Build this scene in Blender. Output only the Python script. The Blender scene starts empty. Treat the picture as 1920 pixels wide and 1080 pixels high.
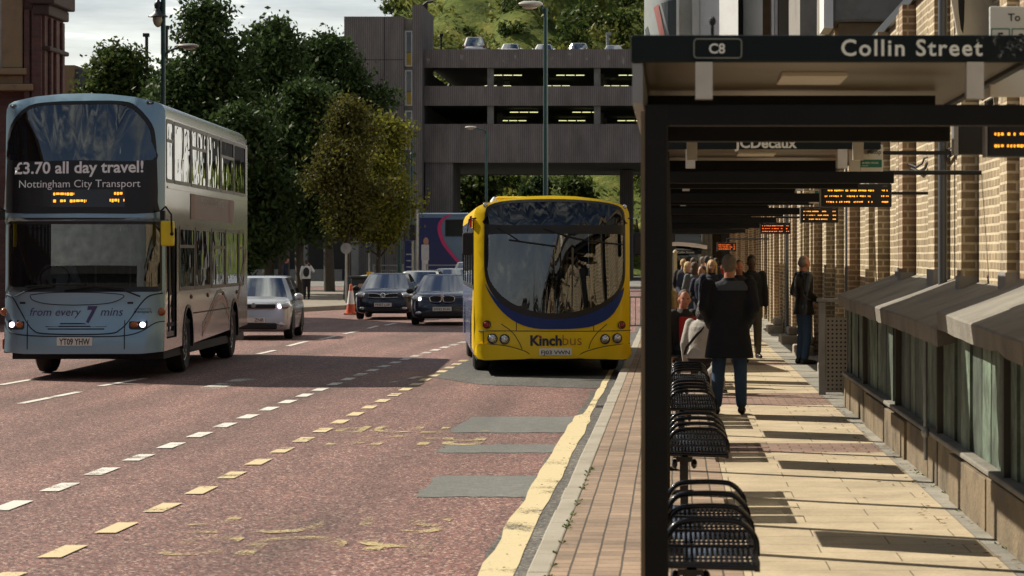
import bpy, bmesh, math, random
import numpy as np
from mathutils import Vector, Matrix
R = math.radians
SC = bpy.context.scene
COL = SC.collection
rnd = random.Random(7)

# ------------------------------------------------------------------ camera, sky, sun, exposure
F_PX, CX, CY, CAM_Z = 4900.0, 1262.0, 482.0, 1.9      # focal length in photo pixels, vanishing point of the street, eye height
cam_d = bpy.data.cameras.new("Camera")
cam_d.sensor_width = 36.0
cam_d.lens = F_PX / 1920 * 36.0
cam_d.shift_x = -(CX - 960) / 1920
cam_d.shift_y = -(540 - CY) / 1920
cam_d.clip_start, cam_d.clip_end = 0.5, 4000
cam_d.dof.use_dof = True
cam_d.dof.focus_distance = 40
cam_d.dof.aperture_fstop = 8.0
cam = bpy.data.objects.new("Camera", cam_d)
COL.objects.link(cam)
cam.location = (0, 0, CAM_Z)
cam.rotation_euler = (R(90), 0, 0)
SC.camera = cam

SUN_EL = R(41)
SUN_H = Vector((-0.865, 0.50, 0)).normalized()
SUN_DIR = Vector((SUN_H.x * math.cos(SUN_EL), SUN_H.y * math.cos(SUN_EL), math.sin(SUN_EL)))
sun_d = bpy.data.lights.new("Sun", 'SUN')
sun_d.energy = 5.0
sun_d.angle = R(0.5)
sun_d.color = (1.0, 0.91, 0.76)
sun = bpy.data.objects.new("Sun", sun_d)
COL.objects.link(sun)
sun.location = (-60, 40, 80)
sun.rotation_euler = SUN_DIR.to_track_quat('Z', 'Y').to_euler()

world = bpy.data.worlds.new("World")
SC.world = world
world.use_nodes = True
wn, wl = world.node_tree.nodes, world.node_tree.links
bg = wn["Background"]
bg.inputs["Strength"].default_value = 0.05
sky = wn.new("ShaderNodeTexSky")
sky.sky_type = 'NISHITA'
sky.sun_disc = False
sky.sun_elevation = SUN_EL
sky.sun_rotation = math.atan2(SUN_H.x, SUN_H.y)
sky.air_density, sky.dust_density, sky.ozone_density = 0.6, 0.5, 1.5
tc = wn.new("ShaderNodeTexCoord")
sep = wn.new("ShaderNodeSeparateXYZ"); wl.new(tc.outputs["Generated"], sep.inputs[0])
def wmath(op, a, b=None, clamp=False):
    n = wn.new("ShaderNodeMath"); n.operation = op; n.use_clamp = clamp
    for i, s in enumerate((a, b)):
        if s is None: continue
        if isinstance(s, (int, float)): n.inputs[i].default_value = s
        else: wl.new(s, n.inputs[i])
    return n.outputs[0]
den = wmath('ADD', wmath('MAXIMUM', sep.outputs[2], 0.0), 0.05)
cmb = wn.new("ShaderNodeCombineXYZ")
wl.new(wmath('DIVIDE', sep.outputs[0], den), cmb.inputs[0])
wl.new(wmath('DIVIDE', sep.outputs[1], den), cmb.inputs[1])
nz = wn.new("ShaderNodeTexNoise"); nz.inputs["Scale"].default_value = 2.4; nz.inputs["Detail"].default_value = 6; nz.inputs["Roughness"].default_value = 0.58
wl.new(cmb.outputs[0], nz.inputs["Vector"])
mr = wn.new("ShaderNodeMapRange"); mr.interpolation_type = 'SMOOTHSTEP'
mr.inputs["From Min"].default_value = 0.42; mr.inputs["From Max"].default_value = 0.68
wl.new(nz.outputs["Fac"], mr.inputs["Value"])
low = wn.new("ShaderNodeMapRange"); low.interpolation_type = 'SMOOTHSTEP'      # haze: the low sky is nearly all pale cloud
low.inputs["From Min"].default_value = 0.02; low.inputs["From Max"].default_value = 0.17
low.inputs["To Min"].default_value = 0.96; low.inputs["To Max"].default_value = 0.0
wl.new(sep.outputs[2], low.inputs["Value"])
fac = wmath('MAXIMUM', wmath('MULTIPLY', mr.outputs[0], 0.8), low.outputs[0])
dot = wn.new("ShaderNodeVectorMath"); dot.operation = 'DOT_PRODUCT'
wl.new(tc.outputs["Generated"], dot.inputs[0]); dot.inputs[1].default_value = SUN_DIR
br = wn.new("ShaderNodeMapRange"); br.inputs["From Min"].default_value = -0.6; br.inputs["From Max"].default_value = 0.50
br.inputs["To Min"].default_value = 2.6; br.inputs["To Max"].default_value = 19.0
wl.new(dot.outputs["Value"], br.inputs["Value"])
shade = wn.new("ShaderNodeMapRange"); shade.inputs["From Min"].default_value = 0.3; shade.inputs["From Max"].default_value = 0.7
shade.inputs["To Min"].default_value = 0.72; shade.inputs["To Max"].default_value = 1.22
wl.new(nz.outputs["Fac"], shade.inputs["Value"])
cc = wn.new("ShaderNodeVectorMath"); cc.operation = 'SCALE'; cc.inputs[0].default_value = (1.0, 0.995, 0.87)
wl.new(wmath('MULTIPLY', br.outputs[0], shade.outputs[0]), cc.inputs["Scale"])
mx = wn.new("ShaderNodeMix"); mx.data_type = 'RGBA'
wl.new(fac, mx.inputs[0]); wl.new(sky.outputs[0], mx.inputs[6]); wl.new(cc.outputs[0], mx.inputs[7])
wl.new(mx.outputs[2], bg.inputs["Color"])

SC.view_settings.view_transform = 'Standard'
SC.view_settings.look = 'None'
SC.view_settings.gamma = 1
SC.view_settings.exposure = 0.42
SC.cycles.use_denoising = True
SC.cycles.max_bounces = 8
SC.cycles.transparent_max_bounces = 24
SC.cycles.caustics_reflective = False
SC.cycles.caustics_refractive = False
SC.cycles.sample_clamp_indirect = 6

# ------------------------------------------------------------------ helpers
def WX(px, d): return (px - CX) * d / F_PX
def WZ(py, d): return CAM_Z - (py - CY) * d / F_PX

MATS = {}
def nodes_of(m):
    m.use_nodes = True
    nt = m.node_tree
    return nt.nodes, nt.links, nt.nodes["Principled BSDF"]

def M(name, col, rough=.6, metal=0., var=.18, scale=4., bump=0., bscale=60., coat=0., spec=.5, emit=0., dirt=0., dirtcol=(.05, .045, .04), dscale=1.5):
    """painted / plain material with uneven colour, optional bump and dirt blotches"""
    if name in MATS: return MATS[name]
    m = bpy.data.materials.new(name); MATS[name] = m
    n, l, p = nodes_of(m)
    p.inputs["Roughness"].default_value = rough
    p.inputs["Metallic"].default_value = metal
    p.inputs["Specular IOR Level"].default_value = spec
    p.inputs["Coat Weight"].default_value = coat
    p.inputs["Coat Roughness"].default_value = .06
    t = n.new("ShaderNodeTexCoord")
    a = n.new("ShaderNodeTexNoise"); a.inputs["Scale"].default_value = scale; a.inputs["Detail"].default_value = 5
    l.new(t.outputs["Object"], a.inputs["Vector"])
    mr_ = n.new("ShaderNodeMix"); mr_.data_type = 'RGBA'
    mr_.inputs[6].default_value = (*[c * (1 - var) for c in col], 1)
    mr_.inputs[7].default_value = (*[min(1, c * (1 + var)) for c in col], 1)
    l.new(a.outputs["Fac"], mr_.inputs[0])
    out = mr_.outputs[2]
    if dirt:
        d = n.new("ShaderNodeTexNoise"); d.inputs["Scale"].default_value = dscale; d.inputs["Detail"].default_value = 8; d.inputs["Roughness"].default_value = .65
        l.new(t.outputs["Object"], d.inputs["Vector"])
        r = n.new("ShaderNodeMapRange"); r.inputs["From Min"].default_value = .48; r.inputs["From Max"].default_value = .68; r.inputs["To Max"].default_value = dirt
        l.new(d.outputs["Fac"], r.inputs["Value"])
        x = n.new("ShaderNodeMix"); x.data_type = 'RGBA'; x.inputs[7].default_value = (*dirtcol, 1)
        l.new(r.outputs[0], x.inputs[0]); l.new(out, x.inputs[6]); out = x.outputs[2]
    l.new(out, p.inputs["Base Color"])
    if bump:
        b = n.new("ShaderNodeTexNoise"); b.inputs["Scale"].default_value = bscale; b.inputs["Detail"].default_value = 4
        l.new(t.outputs["Object"], b.inputs["Vector"])
        bn = n.new("ShaderNodeBump"); bn.inputs["Strength"].default_value = bump; bn.inputs["Distance"].default_value = .02
        l.new(b.outputs["Fac"], bn.inputs["Height"]); l.new(bn.outputs[0], p.inputs["Normal"])
    if emit:
        p.inputs["Emission Color"].default_value = (*col, 1); p.inputs["Emission Strength"].default_value = emit
    return m

def glass(name, tint=(.25, .28, .28), extra=.04, ior=1.5, rough=0.0, wave=0.):
    if name in MATS: return MATS[name]
    m = bpy.data.materials.new(name); MATS[name] = m
    n, l, p = nodes_of(m); n.remove(p)
    out = n["Material Output"]
    tr = n.new("ShaderNodeBsdfTransparent"); tr.inputs[0].default_value = (*tint, 1)
    gl = n.new("ShaderNodeBsdfGlossy"); gl.inputs["Roughness"].default_value = rough; gl.inputs[0].default_value = (.95, .97, 1, 1)
    fr = n.new("ShaderNodeFresnel"); fr.inputs[0].default_value = ior
    ad = n.new("ShaderNodeMath"); ad.operation = 'ADD'; ad.use_clamp = True; ad.inputs[1].default_value = extra
    l.new(fr.outputs[0], ad.inputs[0])
    mx_ = n.new("ShaderNodeMixShader")
    l.new(ad.outputs[0], mx_.inputs[0]); l.new(tr.outputs[0], mx_.inputs[1]); l.new(gl.outputs[0], mx_.inputs[2])
    l.new(mx_.outputs[0], out.inputs[0])
    if wave:
        t = n.new("ShaderNodeTexCoord"); b = n.new("ShaderNodeTexNoise"); b.inputs["Scale"].default_value = 2.2; b.inputs["Detail"].default_value = 1
        l.new(t.outputs["Object"], b.inputs["Vector"])
        bn = n.new("ShaderNodeBump"); bn.inputs["Strength"].default_value = wave; bn.inputs["Distance"].default_value = .05
        l.new(b.outputs["Fac"], bn.inputs["Height"]); l.new(bn.outputs[0], gl.inputs["Normal"]); l.new(bn.outputs[0], fr.inputs["Normal"])
    return m

def mix_rgb(n, l, fac_, a, b, mode='MIX'):
    x = n.new("ShaderNodeMix"); x.data_type = 'RGBA'; x.blend_type = mode
    for i, s in ((0, fac_), (6, a), (7, b)):
        if isinstance(s, (int, float)): x.inputs[i].default_value = s
        elif isinstance(s, tuple): x.inputs[i].default_value = (*s, 1)
        else: l.new(s, x.inputs[i])
    return x.outputs[2]

def brick_mat(name, c1, c2, mortar, bw=.215, bh=.075, ms=.012, mode='wall', bias=0., rough=.85, off=.5, bump=.5, dirt=.35):
    """bricks / blocks / flags. mode wall: along the wall and up; floor: across and along the street"""
    m = bpy.data.materials.new(name); MATS[name] = m
    n, l, p = nodes_of(m)
    p.inputs["Roughness"].default_value = rough
    t = n.new("ShaderNodeNewGeometry")
    s = n.new("ShaderNodeSeparateXYZ"); l.new(t.outputs["Position"], s.inputs[0])
    c = n.new("ShaderNodeCombineXYZ")
    if mode == 'wall':
        a = n.new("ShaderNodeMath"); l.new(s.outputs[0], a.inputs[0]); l.new(s.outputs[1], a.inputs[1])
        l.new(a.outputs[0], c.inputs[0]); l.new(s.outputs[2], c.inputs[1])
    elif mode == 'floor':
        l.new(s.outputs[0], c.inputs[0]); l.new(s.outputs[1], c.inputs[1])
    else:
        l.new(s.outputs[1], c.inputs[0]); l.new(s.outputs[0], c.inputs[1])
    b = n.new("ShaderNodeTexBrick")
    b.offset = off
    b.inputs["Scale"].default_value = 1; b.inputs["Brick Width"].default_value = bw; b.inputs["Row Height"].default_value = bh
    b.inputs["Mortar Size"].default_value = ms; b.inputs["Mortar Smooth"].default_value = .2; b.inputs["Bias"].default_value = bias
    b.inputs["Color1"].default_value = (*c1, 1); b.inputs["Color2"].default_value = (*c2, 1); b.inputs["Mortar"].default_value = (*mortar, 1)
    # joints wander a little
    w = n.new("ShaderNodeTexNoise"); w.inputs["Scale"].default_value = 3.
    l.new(c.outputs[0], w.inputs["Vector"])
    vs = n.new("ShaderNodeVectorMath"); vs.operation = 'MULTIPLY_ADD'; vs.inputs[1].default_value = (.012, .012, 0)
    l.new(w.outputs["Color"], vs.inputs[0]); l.new(c.outputs[0], vs.inputs[2])
    l.new(vs.outputs[0], b.inputs["Vector"])
    d = n.new("ShaderNodeTexNoise"); d.inputs["Scale"].default_value = 1.3; d.inputs["Detail"].default_value = 9; d.inputs["Roughness"].default_value = .7
    l.new(t.outputs["Position"], d.inputs["Vector"])
    r = n.new("ShaderNodeMapRange"); r.inputs["From Min"].default_value = .35; r.inputs["From Max"].default_value = .7
    r.inputs["To Min"].default_value = 1.12; r.inputs["To Max"].default_value = 1 - dirt
    l.new(d.outputs["Fac"], r.inputs["Value"])
    f = n.new("ShaderNodeTexNoise"); f.inputs["Scale"].default_value = 40; f.inputs["Detail"].default_value = 5
    l.new(t.outputs["Position"], f.inputs["Vector"])
    r2 = n.new("ShaderNodeMapRange"); r2.inputs["To Min"].default_value = .75; r2.inputs["To Max"].default_value = 1.25
    l.new(f.outputs["Fac"], r2.inputs["Value"])
    mu = n.new("ShaderNodeMath"); mu.operation = 'MULTIPLY'; l.new(r.outputs[0], mu.inputs[0]); l.new(r2.outputs[0], mu.inputs[1])
    sc_ = n.new("ShaderNodeVectorMath"); sc_.operation = 'SCALE'; l.new(b.outputs["Color"], sc_.inputs[0]); l.new(mu.outputs[0], sc_.inputs["Scale"])
    l.new(sc_.outputs[0], p.inputs["Base Color"])
    bn = n.new("ShaderNodeBump"); bn.inputs["Strength"].default_value = bump; bn.inputs["Distance"].default_value = .01; bn.invert = True
    ad = n.new("ShaderNodeMath"); ad.operation = 'MULTIPLY_ADD'; l.new(f.outputs["Fac"], ad.inputs[0]); ad.inputs[1].default_value = -.4; l.new(b.outputs["Fac"], ad.inputs[2])
    l.new(ad.outputs[0], bn.inputs["Height"]); l.new(bn.outputs[0], p.inputs["Normal"])
    return m

class G:
    """collects shapes, then links them as ONE mesh object"""
    def __init__(s): s.v = []; s.f = []; s.m = []
    def add(s, v, f, m=0):
        o = len(s.v); s.v += [tuple(p) for p in v]; s.f += [tuple(i + o for i in q) for q in f]; s.m += [m] * len(f); return s
    def box(s, x0, x1, y0, y1, z0, z1, m=0):
        v = [(x, y, z) for x in (x0, x1) for y in (y0, y1) for z in (z0, z1)]
        return s.add(v, [(0, 1, 3, 2), (4, 6, 7, 5), (0, 4, 5, 1), (2, 3, 7, 6), (0, 2, 6, 4), (1, 5, 7, 3)], m)
    def obox(s, c, size, mat3, m=0):
        v = []
        for x in (-.5, .5):
            for y in (-.5, .5):
                for z in (-.5, .5):
                    v.append(Vector(c) + mat3 @ Vector((x * size[0], y * size[1], z * size[2])))
        return s.add(v, [(0, 1, 3, 2), (4, 6, 7, 5), (0, 4, 5, 1), (2, 3, 7, 6), (0, 2, 6, 4), (1, 5, 7, 3)], m)
    def cyl(s, p0, p1, r0, r1=None, n=12, m=0):
        r1 = r0 if r1 is None else r1
        return s.tube([p0, p1], [r0, r1], n, m)
    def tube(s, path, r, n=8, m=0, closed=False):
        P = [Vector(p) for p in path]; k = len(P)
        rs = r if isinstance(r, (list, tuple)) else [r] * k
        v, f = [], []
        up = None
        for i in range(k):
            if closed: t = P[(i + 1) % k] - P[i - 1]
            else: t = P[min(i + 1, k - 1)] - P[max(i - 1, 0)]
            t.normalize()
            if up is None: up = Vector((0, 0, 1)) if abs(t.z) < .9 else Vector((1, 0, 0))
            a = t.cross(up); 
            if a.length < 1e-4: a = t.cross(Vector((0, 1, 0)))
            a.normalize(); b = a.cross(t); up = b
            for j in range(n):
                an = 2 * math.pi * j / n
                v.append(P[i] + (a * math.cos(an) + b * math.sin(an)) * rs[i])
        for i in range(k if closed else k - 1):
            for j in range(n):
                i2 = (i + 1) % k
                f.append((i * n + j, i * n + (j + 1) % n, i2 * n + (j + 1) % n, i2 * n + j))
        if not closed:
            f.append(tuple(range(n))); f.append(tuple((k - 1) * n + j for j in reversed(range(n))))
        return s.add(v, f, m)
    def rings(s, rings, m=0, cap=True, closed=True):
        n = len(rings[0]); v = [p for r in rings for p in r]; f = []
        for i in range(len(rings) - 1):
            for j in range(n if closed else n - 1):
                f.append((i * n + j, i * n + (j + 1) % n, (i + 1) * n + (j + 1) % n, (i + 1) * n + j))
        if cap:
            f.append(tuple(range(n))); f.append(tuple((len(rings) - 1) * n + j for j in reversed(range(n))))
        return s.add(v, f, m)
    def lathe(s, prof, c=(0, 0, 0), n=20, m=0, axis='z'):
        rr = []
        for (r, h) in prof:
            ring = []
            for j in range(n):
                a = 2 * math.pi * j / n; x, y = r * math.cos(a), r * math.sin(a)
                p = (x, y, h) if axis == 'z' else ((h, x, y) if axis == 'x' else (x, h, y))
                ring.append((c[0] + p[0], c[1] + p[1], c[2] + p[2]))
            rr.append(ring)
        return s.rings(rr, m)
    def ell(s, c, r, n=12, k=8, m=0, rot=None):
        rr = []
        for i in range(k + 1):
            ph = math.pi * (i / k - .5); ph = max(-1.5, min(1.5, ph))
            ring = []
            for j in range(n):
                a = 2 * math.pi * j / n
                p = Vector((r[0] * math.cos(ph) * math.cos(a), r[1] * math.cos(ph) * math.sin(a), r[2] * math.sin(ph)))
                if rot is not None: p = rot @ p
                ring.append((c[0] + p[0], c[1] + p[1], c[2] + p[2]))
            rr.append(ring)
        return s.rings(rr, m)
    def patch(s, outer, holes=(), fn=None, step=None, thick=0., m=0):
        """flat outline (with holes) in (u,v), cut fine and laid on the surface fn(u,v,depth)->(x,y,z)"""
        bm = bmesh.new()
        for loop in [outer] + list(holes):
            vs = [bm.verts.new((a, b, 0)) for a, b in loop]
            for i in range(len(vs)): bm.edges.new((vs[i], vs[(i + 1) % len(vs)]))
        bmesh.ops.triangle_fill(bm, edges=bm.edges[:], use_beauty=True)
        if step:
            us = [p[0] for p in outer]; vv = [p[1] for p in outer]
            for ax, lo, hi in ((0, min(us), max(us)), (1, min(vv), max(vv))):
                st = step[ax] if isinstance(step, tuple) else step
                if not st: continue
                q = math.ceil(lo / st) * st + 1e-5
                while q < hi:
                    co = Vector((q, 0, 0)) if ax == 0 else Vector((0, q, 0))
                    no = Vector((1, 0, 0)) if ax == 0 else Vector((0, 1, 0))
                    bmesh.ops.bisect_plane(bm, geom=bm.verts[:] + bm.edges[:] + bm.faces[:], plane_co=co, plane_no=no)
                    q += st
        bm.verts.index_update()
        v = [fn(q.co.x, q.co.y, 0.) for q in bm.verts]
        f = [tuple(q.index for q in fc.verts) for fc in bm.faces]
        if thick:
            nb = len(v); v2 = [fn(q.co.x, q.co.y, thick) for q in bm.verts]
            for e in bm.edges:
                if len(e.link_faces) == 1:
                    a, b = e.verts[0].index, e.verts[1].index
                    f.append((a, b, b + nb, a + nb))
            v += v2
        bm.free()
        return s.add(v, f, m)
    def mesh(s, name, mats, smooth=None):
        used = sorted({i for q in s.f for i in q})
        if len(used) < len(s.v):
            mp = {o: k for k, o in enumerate(used)}; s.v = [s.v[o] for o in used]; s.f = [tuple(mp[i] for i in q) for q in s.f]
        me = bpy.data.meshes.new(name)
        me.from_pydata(s.v, [], s.f)
        for q in (mats if isinstance(mats, (list, tuple)) else [mats]): me.materials.append(q)
        me.polygons.foreach_set("material_index", s.m)
        bm = bmesh.new(); bm.from_mesh(me); bmesh.ops.recalc_face_normals(bm, faces=bm.faces[:]); bm.to_mesh(me); bm.free()
        if smooth:
            me.polygons.foreach_set("use_smooth", [True] * len(me.polygons))
            me.set_sharp_from_angle(angle=R(smooth))
        me.update()
        return me
    def build(s, name, mats, parent=None, smooth=None, bevel=0., loc=None):
        o = bpy.data.objects.new(name, s.mesh(name, mats, smooth))
        COL.objects.link(o)
        if parent is not None: o.parent = parent
        if loc is not None: o.location = loc
        if bevel:
            b = o.modifiers.new("bevel", 'BEVEL'); b.width = bevel; b.segments = 2; b.limit_method = 'ANGLE'; b.angle_limit = R(40)
        return o

def tag(o, label, cat, group=None):
    o["label"] = label; o["category"] = cat
    if group: o["group"] = group
    return o
def thing(name, label, cat, loc=(0, 0, 0), rz=0., group=None):
    o = bpy.data.objects.new(name, None); COL.objects.link(o)
    o.empty_display_size = .3
    o.location = loc; o.rotation_euler = (0, 0, rz)
    return tag(o, label, cat, group)
def struct(o, kind="structure"):
    o["kind"] = kind; return o
def dup(root, loc=None, rz=None, label=None, group=None, scale=None):
    r = root.copy(); COL.objects.link(r)
    if loc is not None: r.location = loc
    if rz is not None: r.rotation_euler = (0, 0, rz)
    if scale is not None: r.scale = scale
    if label: r["label"] = label
    if group: r["group"] = group
    for ch in list(root.children):
        c = ch.copy(); COL.objects.link(c); c.parent = r
        for g in list(ch.children):
            d = g.copy(); COL.objects.link(d); d.parent = c
    return r

def text(s, width, m, parent, name, fn, bold=0., shear=0., height=None, align='CENTER', spacing=1.0):
    """lettering as a mesh laid on fn(u,v,depth); u is centred, v runs up from the baseline"""
    cu = bpy.data.curves.new(name, 'FONT'); cu.body = s; cu.align_x = 'CENTER'; cu.size = 1; cu.shear = shear; cu.offset = bold
    cu.space_character = spacing; cu.resolution_u = 3
    ob = bpy.data.objects.new(name, cu); COL.objects.link(ob)
    dg = bpy.context.evaluated_depsgraph_get()
    me = bpy.data.meshes.new_from_object(ob.evaluated_get(dg), depsgraph=dg)
    bpy.data.objects.remove(ob)
    xs = [v.co.x for v in me.vertices]; ys = [v.co.y for v in me.vertices]
    k = width / (max(xs) - min(xs)); x0 = (max(xs) + min(xs)) / 2
    ky = k if height is None else height / (max(ys) - min(ys))
    for v in me.vertices: v.co = fn((v.co.x - x0) * k, v.co.y * ky, 0.)
    me.materials.clear(); me.materials.append(m)
    o = bpy.data.objects.new(name, me); COL.objects.link(o)
    if parent is not None: o.parent = parent
    return o

def rrect(x0, x1, z0, z1, r, n=5):
    pts = []
    for cx, cz, a0 in ((x1 - r, z1 - r, 0), (x0 + r, z1 - r, 90), (x0 + r, z0 + r, 180), (x1 - r, z0 + r, 270)):
        for i in range(n + 1):
            a = R(a0 + 90 * i / n); pts.append((cx + r * math.cos(a), cz + r * math.sin(a)))
    return pts
def circ(x, z, r, n=18, rz=None):
    return [(x + r * math.cos(2 * math.pi * i / n), z + (rz or r) * math.sin(2 * math.pi * i / n)) for i in range(n)]
def smooth_loop(pts, n=4):
    """closed Catmull-Rom through pts"""
    out = []; k = len(pts)
    for i in range(k):
        p0, p1, p2, p3 = (Vector(pts[(i + j) % k]) for j in (-1, 0, 1, 2))
        for q in range(n):
            t = q / n
            out.append(tuple(.5 * ((2 * p1) + (p2 - p0) * t + (2 * p0 - 5 * p1 + 4 * p2 - p3) * t * t + (3 * p1 - p0 - 3 * p2 + p3) * t ** 3)))
    return out
def smooth_line(pts, n=5):
    out = []; k = len(pts)
    for i in range(k - 1):
        p0, p1, p2, p3 = Vector(pts[max(i - 1, 0)]), Vector(pts[i]), Vector(pts[i + 1]), Vector(pts[min(i + 2, k - 1)])
        for q in range(n):
            t = q / n
            out.append(tuple(.5 * ((2 * p1) + (p2 - p0) * t + (2 * p0 - 5 * p1 + 4 * p2 - p3) * t * t + (3 * p1 - p0 - 3 * p2 + p3) * t ** 3)))
    out.append(tuple(pts[-1])); return out

# ------------------------------------------------------------------ common materials
BLACK = M("black_rubber", (.012, .012, .013), .7, var=.3)
DARK = M("dark_trim", (.008, .008, .009), .35, var=.2)
INSIDE = M("dark_interior", (.03, .03, .032), .8, var=.3)
FRAME = M("shelter_frame_paint", (.008, .0085, .009), .6, var=.25, spec=.18, dirt=.25, dirtcol=(.025, .022, .02))
STEEL = M("galvanised_steel", (.30, .31, .31), .45, .6, var=.2, dirt=.4)
GREENPOST = M("green_post_paint", (.012, .055, .055), .45, var=.25)
CHROME = M("chrome", (.75, .76, .78), .12, 1., var=.05)
WHITE = M("white_paint", (.75, .75, .73), .5, var=.08)
PLATE = M("plate_white", (.78, .77, .70), .4, var=.05)
INK = M("plate_ink", (.01, .01, .01), .5, var=.1)
AMBER = M("led_amber", (1.0, .36, .03), .5, var=.1, emit=1.5)
LEDRED = M("led_orange_red", (1.0, .16, .02), .5, var=.1, emit=1.8)
LENS = M("clear_lamp_lens", (.55, .55, .55), .08, .7, var=.1, coat=.6)
AMBERLENS = M("amber_lens", (.35, .09, .015), .15, var=.1, coat=.6)
REDLENS = M("red_lens", (.30, .015, .012), .2, var=.1, coat=.5)
LIT = M("lit_headlamp", (1.0, .74, .88), .3, var=.02, emit=3.5)
GLASSD = glass("tinted_glass", (.22, .24, .24), .05)
GLASSC = glass("clear_glass", (.55, .58, .57), .05)
GLASSR = glass("bus_side_glass", (.10, .11, .11), .16, 1.6, .0, .12)
YSIGN = M("sign_yellow", (.70, .45, .02), .45, var=.1)
# ------------------------------------------------------------------ ground, road, pavement
def road_mat(name, cols, chip=55., rough=.75, patchy=.35):
    m = bpy.data.materials.new(name); MATS[name] = m
    n, l, p = nodes_of(m)
    g = n.new("ShaderNodeNewGeometry")
    v = n.new("ShaderNodeTexVoronoi"); v.inputs["Scale"].default_value = chip
    l.new(g.outputs["Position"], v.inputs["Vector"])
    sp = n.new("ShaderNodeSeparateColor"); l.new(v.outputs["Color"], sp.inputs[0])
    r = n.new("ShaderNodeValToRGB"); r.color_ramp.interpolation = 'CONSTANT'
    e = r.color_ramp.elements
    e[0].position = 0; e[0].color = (*cols[0][1], 1)
    e[1].position = cols[1][0]; e[1].color = (*cols[1][1], 1)
    for pos, c in cols[2:]:
        q = e.new(pos); q.color = (*c, 1)
    l.new(sp.outputs[0], r.inputs[0])
    a = n.new("ShaderNodeTexNoise"); a.inputs["Scale"].default_value = .45; a.inputs["Detail"].default_value = 8; a.inputs["Roughness"].default_value = .65
    # wear runs along the street
    mp = n.new("ShaderNodeMapping"); mp.inputs["Scale"].default_value = (1.6, .35, 1); l.new(g.outputs["Position"], mp.inputs[0]); l.new(mp.outputs[0], a.inputs["Vector"])
    q = n.new("ShaderNodeMapRange"); q.inputs["From Min"].default_value = .3; q.inputs["From Max"].default_value = .72; q.inputs["To Min"].default_value = 1 - patchy; q.inputs["To Max"].default_value = 1 + patchy * .7
    l.new(a.outputs["Fac"], q.inputs["Value"])
    a2 = n.new("ShaderNodeTexNoise"); a2.inputs["Scale"].default_value = 9; a2.inputs["Detail"].default_value = 6; l.new(g.outputs["Position"], a2.inputs["Vector"])
    q2 = n.new("ShaderNodeMapRange"); q2.inputs["To Min"].default_value = .6; q2.inputs["To Max"].default_value = 1.4; l.new(a2.outputs["Fac"], q2.inputs["Value"])
    tk = n.new("ShaderNodeTexNoise"); tk.inputs["Scale"].default_value = 1.; tk.inputs["Detail"].default_value = 4
    mp3 = n.new("ShaderNodeMapping"); mp3.inputs["Scale"].default_value = (1.1, .035, 1); l.new(g.outputs["Position"], mp3.inputs[0]); l.new(mp3.outputs[0], tk.inputs["Vector"])
    q3 = n.new("ShaderNodeMapRange"); q3.inputs["From Min"].default_value = .35; q3.inputs["From Max"].default_value = .65; q3.inputs["To Min"].default_value = 1 - patchy * .9; q3.inputs["To Max"].default_value = 1 + patchy * .35; l.new(tk.outputs["Fac"], q3.inputs["Value"])
    mu0 = n.new("ShaderNodeMath"); mu0.operation = 'MULTIPLY'; l.new(q.outputs[0], mu0.inputs[0]); l.new(q3.outputs[0], mu0.inputs[1])
    mu = n.new("ShaderNodeMath"); mu.operation = 'MULTIPLY'; l.new(mu0.outputs[0], mu.inputs[0]); l.new(q2.outputs[0], mu.inputs[1])
    sc_ = n.new("ShaderNodeVectorMath"); sc_.operation = 'SCALE'; l.new(r.outputs[0], sc_.inputs[0]); l.new(mu.outputs[0], sc_.inputs["Scale"])
    l.new(sc_.outputs[0], p.inputs["Base Color"]); p.inputs["Roughness"].default_value = rough
    b = n.new("ShaderNodeBump"); b.inputs["Strength"].default_value = .8; b.inputs["Distance"].default_value = .006
    l.new(sp.outputs[1], b.inputs["Height"]); l.new(b.outputs[0], p.inputs["Normal"])
    return m

REDROAD = road_mat("red_chip_asphalt", [(0, (.030, .019, .019)), (.20, (.12, .050, .045)), (.48, (.225, .097, .082)), (.76, (.32, .172, .138)), (.92, (.54, .40, .32))], 60)
GREYROAD = road_mat("grey_asphalt", [(0, (.05, .05, .048)), (.4, (.10, .098, .09)), (.8, (.16, .155, .145)), (.95, (.24, .23, .21))], 60)
GUTTER = road_mat("gutter_asphalt", [(0, (.05, .046, .042)), (.35, (.10, .092, .08)), (.75, (.17, .155, .13)), (.94, (.3, .28, .23))], 45)
PATCH = road_mat("patch_asphalt", [(0, (.125, .128, .115)), (.3, (.155, .158, .145)), (.7, (.185, .188, .17)), (.95, (.23, .23, .21))], 90, .7, .2)
PALEROAD = road_mat("pale_plaza", [(0, (.16, .15, .13)), (.4, (.22, .21, .185)), (.8, (.27, .26, .23)), (.95, (.33, .32, .29))], 20)

def sheet(name, pts, z, m, kind="structure"):
    g = G(); g.patch(pts, fn=lambda u, v, d: (u, v, z))
    return struct(g.build(name, m), kind)
def rect(x0, x1, y0, y1): return [(x0, y0), (x1, y0), (x1, y1), (x0, y1)]

KX = -.83                                     # kerb face
PZ = .12                                      # pavement height
sheet("ground", rect(-900, 900, -30, 2500), -.012, GREYROAD)
sheet("road", rect(-34, KX - .14, -20, 168), -.004, REDROAD)
sheet("gutter", rect(KX - .15, KX, -20, 168), 0.0, GUTTER)
sheet("plaza", rect(-70, -2, 172, 214), -.006, PALEROAD)

def wob(x, y0, y1, amp, step=.55, seed=0):
    r = random.Random(seed); out = []; y = y0
    while y < y1: out.append((x + r.uniform(-amp, amp), y)); y += step
    out.append((x, y1)); return out

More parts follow.
